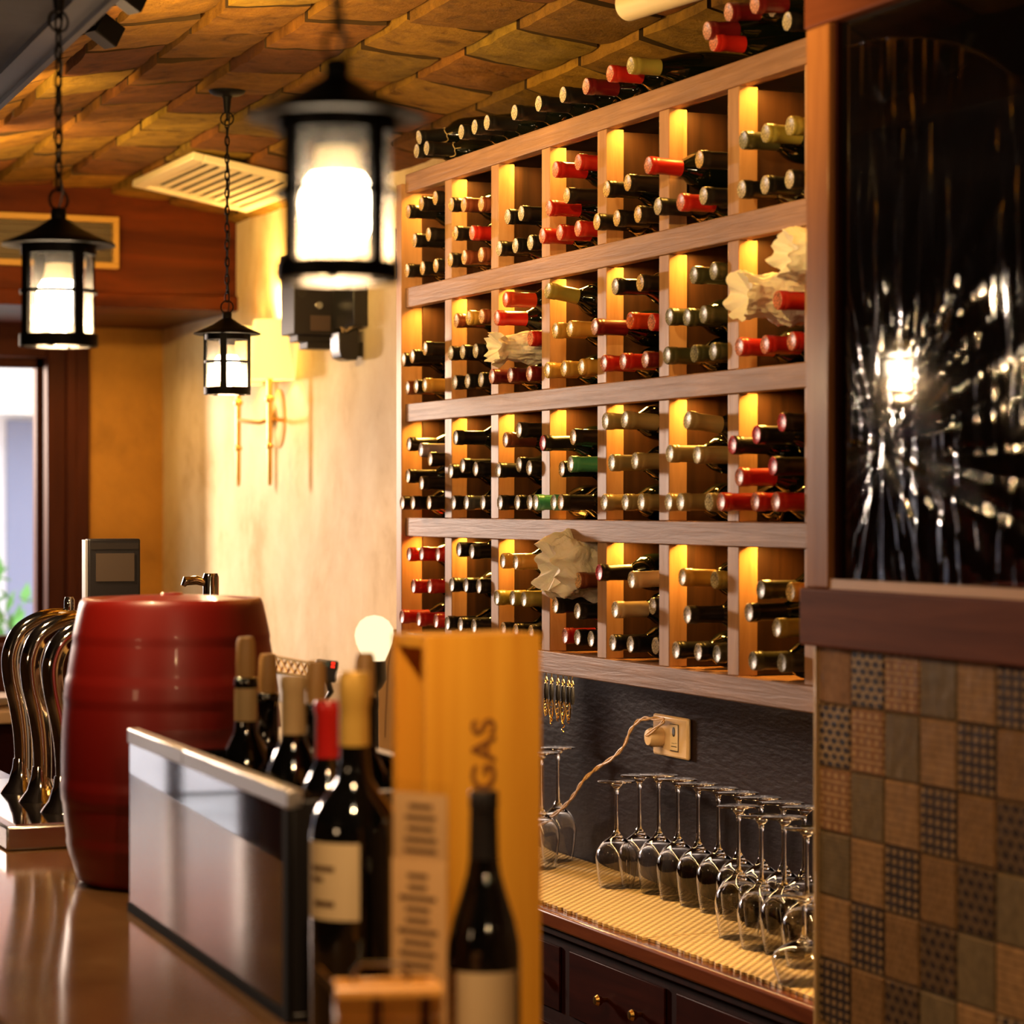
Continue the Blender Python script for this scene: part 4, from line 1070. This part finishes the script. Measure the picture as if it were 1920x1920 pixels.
MB_ = MB().lathe([(0, .0), (.05, 0), (.075, .02), (.078, .024), (.05, .006), (0, .005)], 32)
o = MB_.build('steel_dish', 'chrome'); o.location = (.83, 5.35, HB + .001); tag(o, 'shallow shiny steel dish on the bar behind the beer taps', 'dish')
# display tower behind the barrel
ds = at(212, 1010, Z=4.98)
dt = thing('display_terminal', 'dark upright terminal with grey screen and silver side behind the barrel', 'terminal', (ds.x, ds.y, HB), -TH + R(17))
hh = ds.z - HB
MB().box((-.050, -.02, .0), (.050, .03, hh)).build('housing', 'black_plastic', dt, bevel=.003)
MB().box((-.056, -.018, .01), (-.0505, .032, hh - .002)).build('side_cover', 'silver_plastic', dt, bevel=.001)
MB().box((-.036, -.0225, hh - .082), (.038, -.0203, hh - .028)).build('screen', 'screen', dt)
MB().box((-.046, -.0215, hh - .020), (.046, -.0205, hh - .008)).build('bezel', 'slot', dt)
# coffee machine spout tops
p = at(378, 1100, Z=5.4)
cf = thing('chrome_tap_head', 'small chrome tap head with lever rising behind the red barrel', 'tap', (p.x, p.y, 0))
MB().lathe([(0, HB - .25), (.017, HB - .25), (.017, p.z + .02), (.014, p.z + .028), (0, p.z + .028)], 24, c=(.02, 0, 0)).build('column', 'chrome', cf)
MB().tube([(.012, 0, p.z + .006), (-.01, 0, p.z + .014), (-.035, 0, p.z + .012), (-.040, 0, p.z + .002)], [.007, .010, .010, .005], 12).build('lever', 'chrome', cf)
struct_ = None
bk = thing('coffee_station', 'dark cabinet behind the bar supporting the chrome tap head', 'cabinet', (p.x, p.y, 0))
MB().box((-.12, -.15, 0), (.16, .25, HB - .25)).build('body', 'darkwood', bk)

# red barrel
bp = at(322, 1122, Z=4.12)
ba = thing('red_barrel', 'red plastic wine barrel standing on the bar', 'barrel', (bp.x, bp.y, HB))
hB = bp.z - HB
def bulge(t): return .143 + .004 * (1 - t) + .031 * (1 - (2 * t ** .85 - 1) ** 2)
prof = [(0, .0005), (bulge(0) - .01, .0005), (bulge(0) - .002, .004)]
hoops = [(.09, .15), (.30, .36), (.64, .72), (.86, .985)]
k = 0
while k <= 60:
    t = k / 60; rr_ = bulge(t) * (1 - .004)
    for a, c in hoops:
        if a <= t <= c: rr_ += .0018
    if k > 0: prof.append((rr_, t * hB))
    k += 1
prof += [(bulge(1) - .002, hB + .001), (bulge(1) - .010, hB + .0005), (bulge(1) - .014, hB - .0035), (bulge(1) - .022, hB - .0035), (bulge(1) * .55, hB + .004), (0, hB + .007)]
MB().lathe(prof, 72).build('shell', 'barrel_red', ba, sharp=40)
b = MB(); b.lathe([(0, hB + .0095), (.016, hB + .0095), (.019, hB + .0062)], 24); b.build('lid_boss', 'barrel_red', ba)

# bottle cooler case: open top, dark mirror glass front, aluminium rail
PA = at(242, 1365, z=HB + .271); PBv = at(543, 1482, z=HB + .271); PA.z = PBv.z = HB; dv = (PBv - PA); Lc = dv.length; ang = math.atan2(dv.y, dv.x)
HC = .271
cs = thing('counter_cooler', 'counter-top bottle cooler with mirror-like dark glass front and aluminium rim', 'cooler', PA, ang)   # local +x runs towards the camera, +y towards the bar keeper
b = MB()
b.box((.0, .004, .0005), (Lc, .27, .012)); b.box((.0, .262, .012), (Lc, .27, HC - .01)); b.box((.0, .008, .012), (.012, .262, HC - .01)); b.box((Lc - .02, .004, .012), (Lc, .262, HC - .012))
b.build('tub', 'black_plastic', cs, bevel=.002)
sgl = Lc * .40
MB().box((.004, 0, .014), (sgl - .001, .004, HC - .022)).build('front_pane', 'case_mirror', cs)
MB().box((sgl + .001, 0, .014), (Lc - .022, .004, HC - .022)).build('front_pane', 'case_mirror', cs)
b = MB(); b.box((.0, -.003, HC - .022), (sgl - .001, .016, HC)); b.box((sgl + .001, -.003, HC - .022), (Lc, .016, HC)); b.build('rim', 'alu', cs, bevel=.002)
MB().box((Lc - .022, -.003, .0005), (Lc, .004, HC - .022)).build('corner_post', plain('matt_black_post', (.006, .005, .005), .8, spec=.1), cs, bevel=.001)
MB().box((.0, -.003, .0005), (Lc - .022, .004, .013)).build('foot_rail', plain('matt_black', (.006, .005, .005), .9, spec=.05), cs)
b = MB(); b.box((.0, .016, HC - .012), (.30, .27, HC - .006)); b.box((.30, .252, HC - .012), (Lc, .27, HC - .006)); b.box((Lc - .02, .016, HC - .012), (Lc, .252, HC - .006)); b.build('lid', plain('black_gloss', (.010, .006, .006), .12, coat=.6), cs)

# bottles standing in the cooler
def standing(px, ytop, Z, top, neck, lab, base=HB + .0125, ir=.037, pourer=None, label=None, capcol=None):
    p = at(px, ytop, Z=Z); H = p.z - base
    t = thing('wine_bottle', lab, 'bottle', (p.x, p.y, base), 0, None)
    gl = H - (.055 if pourer else 0)
    s_ = gl / .30
    pr = [(0, .004), (ir - .003, 0), (ir, .006), (ir, .19 * s_), (ir - .004, .205 * s_), (.024, .222 * s_), (.0165, .235 * s_), (.0148, .25 * s_), (.0145, gl - .016), (.0165, gl - .013), (.0165, gl - .003), (.0145, gl), (0, gl)]
    MB().lathe(pr, 32).build('body', 'bottle_black', t, sharp=60)
    if pourer: MB().lathe([(.0, gl), (.0128, gl), (.0135, gl + .02), (.0125, gl + .048), (.010, gl + .055), (0, gl + .055)], 20).build('stopper', pourer, t)
    if label:
        z0, z1 = label; MB().lathe([(.0153, gl - z1), (.0153, gl - z0)], 28).build('neck_label', 'label', t)
    if capcol: MB().lathe([(.0158, gl - .075), (.0156, gl - .018), (.0172, gl - .014), (.0172, gl - .003), (.0155, gl + .0008), (0, gl + .001)], 24).build('capsule', capcol, t)
    return t
standing(461, 1195, 3.55, 0, 0, 'stoppered bottle with cream neck label, leftmost in the bottle cooler', pourer='cork', label=(.014, .060))
standing(502, 1226, 3.66, 0, 0, 'plain dark bottle with gold stopper, second from left in the cooler', pourer='cork')
standing(550, 1268, 3.24, 0, 0, 'bottle with long cream neck label in front of the middle of the cooler', capcol='label')
standing(593, 1240, 3.38, 0, 0, 'dark bottle with golden stopper right of the cream neck label', pourer='cork')
standing(615, 1315, 3.12, 0, 0, 'bottle with bright red capsule standing in the bottle cooler', capcol='red_foil')
standing(684, 1225, 3.30, 0, 0, 'bottle with golden stopper behind the gold-necked magnum', pourer='cork')

# magnum with gold neck foil, cream label
def label_patch(t, r, z0, z1, a0, a1, mat, name='label', n=20):
    b = MB()
    for i in range(n):
        u0 = a0 + (a1 - a0) * i / n; u1 = a0 + (a1 - a0) * (i + 1) / n
        b.face([(r * math.cos(u0), r * math.sin(u0), z0), (r * math.cos(u1), r * math.sin(u1), z0), (r * math.cos(u1), r * math.sin(u1), z1), (r * math.cos(u0), r * math.sin(u0), z1)])
    bmesh.ops.remove_doubles(b.bm, verts=b.bm.verts[:], dist=1e-6)
    return b.build(name, mat, t, sharp=180)
p = at(664, 1258, Z=2.87); Hm = p.z - HB
mg = thing('magnum_bottle', 'large black magnum with gold neck foil and cream label beside the cooler', 'bottle', (p.x, p.y, HB))
rm = .0495
MB().lathe([(0, .006), (rm - .004, .0005), (rm, .007), (rm, Hm * .565), (rm - .003, Hm * .605), (.040, Hm * .64), (.029, Hm * .675), (.0195, Hm * .71), (.0170, Hm * .74), (.0155, Hm * .80), (.0150, Hm - .004), (0, Hm - .004)], 48).build('body', 'bottle_black', mg, sharp=60)
MB().lathe([(.0172, Hm * .80), (.0170, Hm * .86), (.0168, Hm - .040), (.0180, Hm - .037), (.0182, Hm - .006), (.0165, Hm - .001), (0, Hm)], 28).build('neck_foil', 'gold_foil', mg)
va_ = math.atan2(-p.y, -p.x)     # direction from the bottle to the viewer
lz1 = at(664, 1583, Z=2.82).z - HB; lz0 = at(664, 1728, Z=2.82).z - HB
lb = label_patch(mg, rm + .0006, lz0, lz1, va_ - 1.35, va_ + .12, 'label_pale')
for (z0, z1, a0, a1) in ((.66, .69, -1.15, -.45), (.52, .545, -1.15, -.75), (.20, .235, -1.05, -.45)):
    o = label_patch(mg, rm + .0011, lz0 + (lz1 - lz0) * (z0 - .03), lz0 + (lz1 - lz0) * (z1 + .01), va_ + a0, va_ + a1, 'ink', 'label_print')
# right bottle
p = at(907, 1482, Z=2.69); Hr = p.z - HB
rt = thing('wine_bottle', 'slope-shouldered dark bottle with pale label in front of the pine wine box', 'bottle', (p.x, p.y, HB))
rr_ = .0385
MB().lathe([(0, .006), (rr_ - .004, .0005), (rr_, .006), (rr_, Hr * .42), (rr_ - .001, Hr * .47), (rr_ - .006, Hr * .55), (.024, Hr * .64), (.0182, Hr * .71), (.0155, Hr * .77), (.0142, Hr - .003), (0, Hr - .003)], 44).build('body', 'bottle_black', rt, sharp=70)
MB().lathe([(.0158, Hr * .765), (.0146, Hr - .02), (.0155, Hr - .017), (.0155, Hr - .003), (.0145, Hr), (0, Hr)], 24).build('capsule', 'black_plastic', rt)
va_ = math.atan2(-p.y, -p.x)
lz1 = at(907, 1826, Z=2.65).z - HB
label_patch(rt, rr_ + .0006, max(lz1 - .09, .01), lz1, va_ - 1.6, va_ + 1.02, 'label_pale')

# pine wine box, open to the left
A_ = at(800, 1193, Z=2.85); B_ = at(742, 1183, Z=2.97); C_ = at(1015, 1187, Z=2.92)
ex = Vector((C_.x - A_.x, C_.y - A_.y, 0)); wx = ex.length; bang = math.atan2(ex.y, ex.x); hbx = .455
wy = .088
wb = thing('wine_box', 'tall pine wine box with dark lettering, its left side open', 'wooden box', (A_.x, A_.y, HB), bang)
t_ = .012
MB().box((0, 0, .0005), (wx, t_, hbx)).build('front_board', 'boxwood', wb, bevel=.001)
MB().box((0, wy - t_, .0005), (wx, wy, hbx)).build('back_board', 'boxwood', wb, bevel=.001)
MB().box((wx - t_, t_, .0005), (wx, wy - t_, hbx)).build('side_board', 'boxwood', wb, bevel=.001)
MB().box((.0, t_, hbx - .014), (wx - t_, wy - t_, hbx)).build('end_board', 'boxwood', wb, bevel=.001)
MB().box((.0, t_, .0005), (wx - t_, wy - t_, .014)).build('end_board', 'boxwood', wb, bevel=.001)
cu = bpy.data.curves.new('lettering', 'FONT'); cu.body = 'GAS'; cu.size = .043; cu.extrude = .0004; cu.align_x = 'LEFT'; cu.space_character = 1.04; cu.offset = .0006
to = bpy.data.objects.new('lettering', cu); COL.objects.link(to)
bpy.context.view_layer.update()
me = bpy.data.meshes.new_from_object(to.evaluated_get(bpy.context.evaluated_depsgraph_get())); bpy.data.objects.remove(to)
lo_ = bpy.data.objects.new('lettering', me); COL.objects.link(lo_); lo_.parent = wb
M['burn'] = plain('burnt_lettering', (.22, .075, .012), .7); me.materials.clear(); me.materials.append(M['burn'])
lp = at(926, 1484, Z=2.88)
lo_.rotation_euler = (R(90), R(-90), 0); lo_.location = ((926 - 800) / 215 * wx, -.0008, lp.z - HB)

# menu holder in front of the box
ma = at(788, 1900, Z=2.66)
mh = thing('menu_holder', 'clear upright holder with printed cream menu cards left of the pine box', 'menu holder', (ma.x, ma.y, HB), -TH - R(35))
def hz(y, Z=2.75): return at(800, y, Z=Z).z - HB
MB().box((-.038, -.002, .0005), (.038, .0, hz(1450))).build('acrylic_panel', 'acrylic', mh)
MB().box((-.035, -.02, .0005), (.035, .02, .006)).build('foot', 'acrylic', mh)
c1 = MB().box((-.036, .0005, hz(1620)), (.034, .0015, hz(1470))).build('card', 'card', mh)
c2 = MB().box((-.034, -.0045, max(hz(1890), .01)), (.037, -.0032, hz(1590))).build('card', 'card', mh)
rq = random.Random(3)
for (c0, top, bot, yy) in ((c1, hz(1490), hz(1600), -.0003), (c2, hz(1615), max(hz(1870), .03), -.0050)):
    b = MB(); z = top
    while z > bot + .006:
        w_ = .012 + rq.random() * .014; b.box((-w_, yy - .0002 + (.0004 if c0 is c1 else 0), z - .0045), (w_, yy + .0003, z)); z -= .0115
    b.build('printed_lines', 'ink', c0)
# wooden caddy with wire handle
cp = at(725, 1835, Z=2.46)
cy = thing('wooden_caddy', 'small slatted wooden napkin caddy with metal handle at the bottom edge', 'caddy', (cp.x, cp.y, HB), -TH + R(6))
hcz = cp.z - HB - .004
b = MB(); wc = .050
for k in range(5):
    z0 = hcz - .024 - k * .024
    if z0 < .001: break
    b.box((-wc, -.042, z0), (wc, -.034, z0 + .0215)); b.box((-wc, .034, z0), (wc, .042, z0 + .0215)); b.box((-wc, -.034, z0), (-wc + .008, .034, z0 + .0215)); b.box((wc - .008, -.034, z0), (wc, .034, z0 + .0215))
b.box((-wc + .008, -.034, .001), (wc - .008, .034, .008)); b.build('slats', 'caddywood', cy, bevel=.002)
MB().lathe([(0, 0), (.012, 0), (.012, 2 * wc), (0, 2 * wc)], 20, mtx=Matrix.Translation((-wc, -.036, hcz - .006)) @ Matrix.Rotation(R(90), 4, 'Y')).build('rolled_edge', 'caddywood', cy)
for k, xx in enumerate((-.012, .034)): MB().box((xx - .0045, -.049, .001), (xx + .0045, -.0425, hcz - .005)).build('strap', 'trimwood', cy, bevel=.001)
MB().tube([(-.032, .0, hcz - .03), (-.032, 0, hcz + .010), (-.026, 0, hcz + .018), (.014, 0, hcz + .018), (.020, 0, hcz + .010), (.020, 0, hcz - .03)], .0022, 8).build('handle', 'steel', cy)
MB().tube([(-wc + .004, -.03, hcz - .004), (-wc - .016, .01, hcz + .012)], .0035, 8).build('tongs', 'chrome', cy)

# ------------------------------------------------------------------ things on the far part of the worktop
gp = at(702, 1192, X=2.17)
gb = thing('globe_lamp', 'glowing white globe lamp on the far end of the worktop', 'lamp', (gp.x, gp.y, HW))
gz = gp.z - HW
MB().lathe([(0, gz + .052), (.02, gz + .048), (.036, gz + .037), (.047, gz + .018), (.050, gz), (.046, gz - .02), (.036, gz - .042), (.027, gz - .062), (.024, gz - .075), (0, gz - .075)], 36).build('globe', 'globe', gb)
MB().lathe([(0, gz - .05), (.029, gz - .064), (.031, gz - .11), (.020, gz - .13), (.010, gz - .14), (.010, .02), (.05, .012), (.052, .0), (0, 0)], 28).build('stand', 'black_plastic', gb)
l_ = light('globe_light', 'POINT', (0, 0, gz), 2.0, (1, .72, .38), shadow_soft_size=.05); l_.parent = gb
M['globe_cast'] = 0
kp = at(724, 1180, X=2.34)
kb = thing('kraft_menu_board', 'tan upright board with a line-drawn bottle beside the globe lamp', 'board', (kp.x + .01, kp.y, HW), -TH)
MB().box((-.030, -.004, .0), (.045, .004, kp.z - HW)).build('board', 'kraft', kb, bevel=.001)
ol = [(-.012, .20), (-.010, .26), (-.004, kp.z - HW - .10), (.004, kp.z - HW - .06), (.014, kp.z - HW - .052), (.030, kp.z - HW - .055)]
MB().tube([(x, -.005, z) for x, z in ol], .0012, 6).build('outline_drawing', 'ink', kb)
# price display with red digits
dp = at(612, 1258, X=2.18)
pd = thing('price_display', 'small tilted black customer display with red digits behind the stoppered bottles', 'display', (dp.x, dp.y, HW), -TH)
dz = dp.z - HW
MB().cbox((0, 0, dz), (.060, .03, .058), mtx=Matrix.Translation((0, 0, dz)) @ Matrix.Rotation(R(6), 4, 'Y') @ Matrix.Translation((0, 0, -dz))).build('head', 'black_plastic', pd, bevel=.006)
b = MB(); mt_ = Matrix.Translation((0, 0, dz)) @ Matrix.Rotation(R(6), 4, 'Y')
for r_i in range(2):
    for c_i in range(2): b.cbox((.014 + c_i * .0055, -.0158, .014 + r_i * .009), (.0038, .001, .0065), mtx=mt_)
b.build('digits', 'led_red', pd)
b = MB(); b.cbox((-.008, -.0157, .018), (.030, .001, .012), mtx=mt_); b.build('strip', plain('teal_strip', (.05, .10, .11), .3), pd)
MB().tube([(.0, 0, dz - .02), (.012, 0, dz - .055), (-.004, 0, dz - .08), (.010, 0, dz - .13), (.012, 0, .01)], .009, 10).build('neck', 'black_plastic', pd)
MB().box((-.04, -.03, 0), (.05, .03, .012)).build('base', 'black_plastic', pd)
# golden garland
g0 = at(512, 1236, X=2.20); g1 = at(592, 1252, X=2.20)
ga = thing('gold_garland', 'gold twisted tray rail with pale cutouts between barrel and bottles', 'tray', ((g0.x + g1.x) / 2, (g0.y + g1.y) / 2, HW))
d_ = g1 - g0; d_.z = 0; an = math.atan2(d_.y, d_.x)
ga.rotation_euler = (0, 0, an); zl = g0.z - HW
b = MB(); Lg = d_.length * 1.25
b.box((-Lg / 2, -.006, zl + .006), (Lg / 2, .006, zl + .012)); b.box((-Lg / 2, -.006, zl - .036), (Lg / 2, .006, zl - .030))
nb = 8
for k in range(nb):
    x0 = -Lg / 2 + Lg * k / nb; b.tube([(x0, 0, zl - .03), (x0 + Lg / nb, 0, zl + .006)], .004, 6); b.tube([(x0 + Lg / nb, 0, zl - .03), (x0, 0, zl + .006)], .004, 6)
b.build('lattice_rail', 'brass', ga)
b = MB()
for x0 in (-Lg / 2, Lg / 2 - .01): b.box((x0, -.005, 0), (x0 + .01, .005, zl - .03))
b.build('support', 'brass', ga)
o = MB().box((-Lg / 2, .008, zl - .12), (Lg / 2, .16, zl - .038)).build('tray_body', 'white_stuff', ga, bevel=.004)

# ------------------------------------------------------------------ street outside
struct(MB().box((-9, FY + .2, -.12), (9, 24, -.02)).build('street_ground', 'pavement'))
fa = thing('street_building', 'pale street building seen blurred through the window at the left', 'building', (2.5, 15, 0))
MB().box((-9, 0, 0), (7, .3, 2.62)).build('wall', 'facade', fa)
MB().box((-9, 0, 2.62), (7, .3, 6)).build('upper_wall', 'salmon', fa)
MB().box((-9, -.5, 2.22), (7, 0, 2.60)).build('canopy', 'white_stuff', fa)
b = MB()
for x in (-6, -3.5, -1.30, .55, 3): b.box((x, -.03, .9), (x + 1.02, 0, 2.2))
b.build('shutter', 'bluegrey', fa)
pb = thing('street_shrub', 'blurred green shrub outside the window at the left edge', 'shrub', (2.28, 12.2, .0))
b = MB(); rs = random.Random(4)
for k in range(260):
    c = Vector((rs.gauss(0, .13), rs.gauss(0, .12), 1.08 + rs.gauss(0, .18))); d = Vector((rs.uniform(-1, 1), rs.uniform(-1, 1), rs.uniform(-.3, 1))).normalized(); e = d.cross(Vector((0, 0, 1))).normalized() * .028
    b.face([c, c + d * .06 + e, c + d * .13, c + d * .06 - e])
b.build('foliage', 'leaf', pb)
MB().lathe([(0, .7), (.16, .7), (.19, 1.0), (.17, 1.0), (0, .98)], 24).build('pot', 'white_stuff', pb)
MB().box((-.5, -.25, -.02), (.5, .25, .70)).build('planter_wall', 'white_stuff', pb)
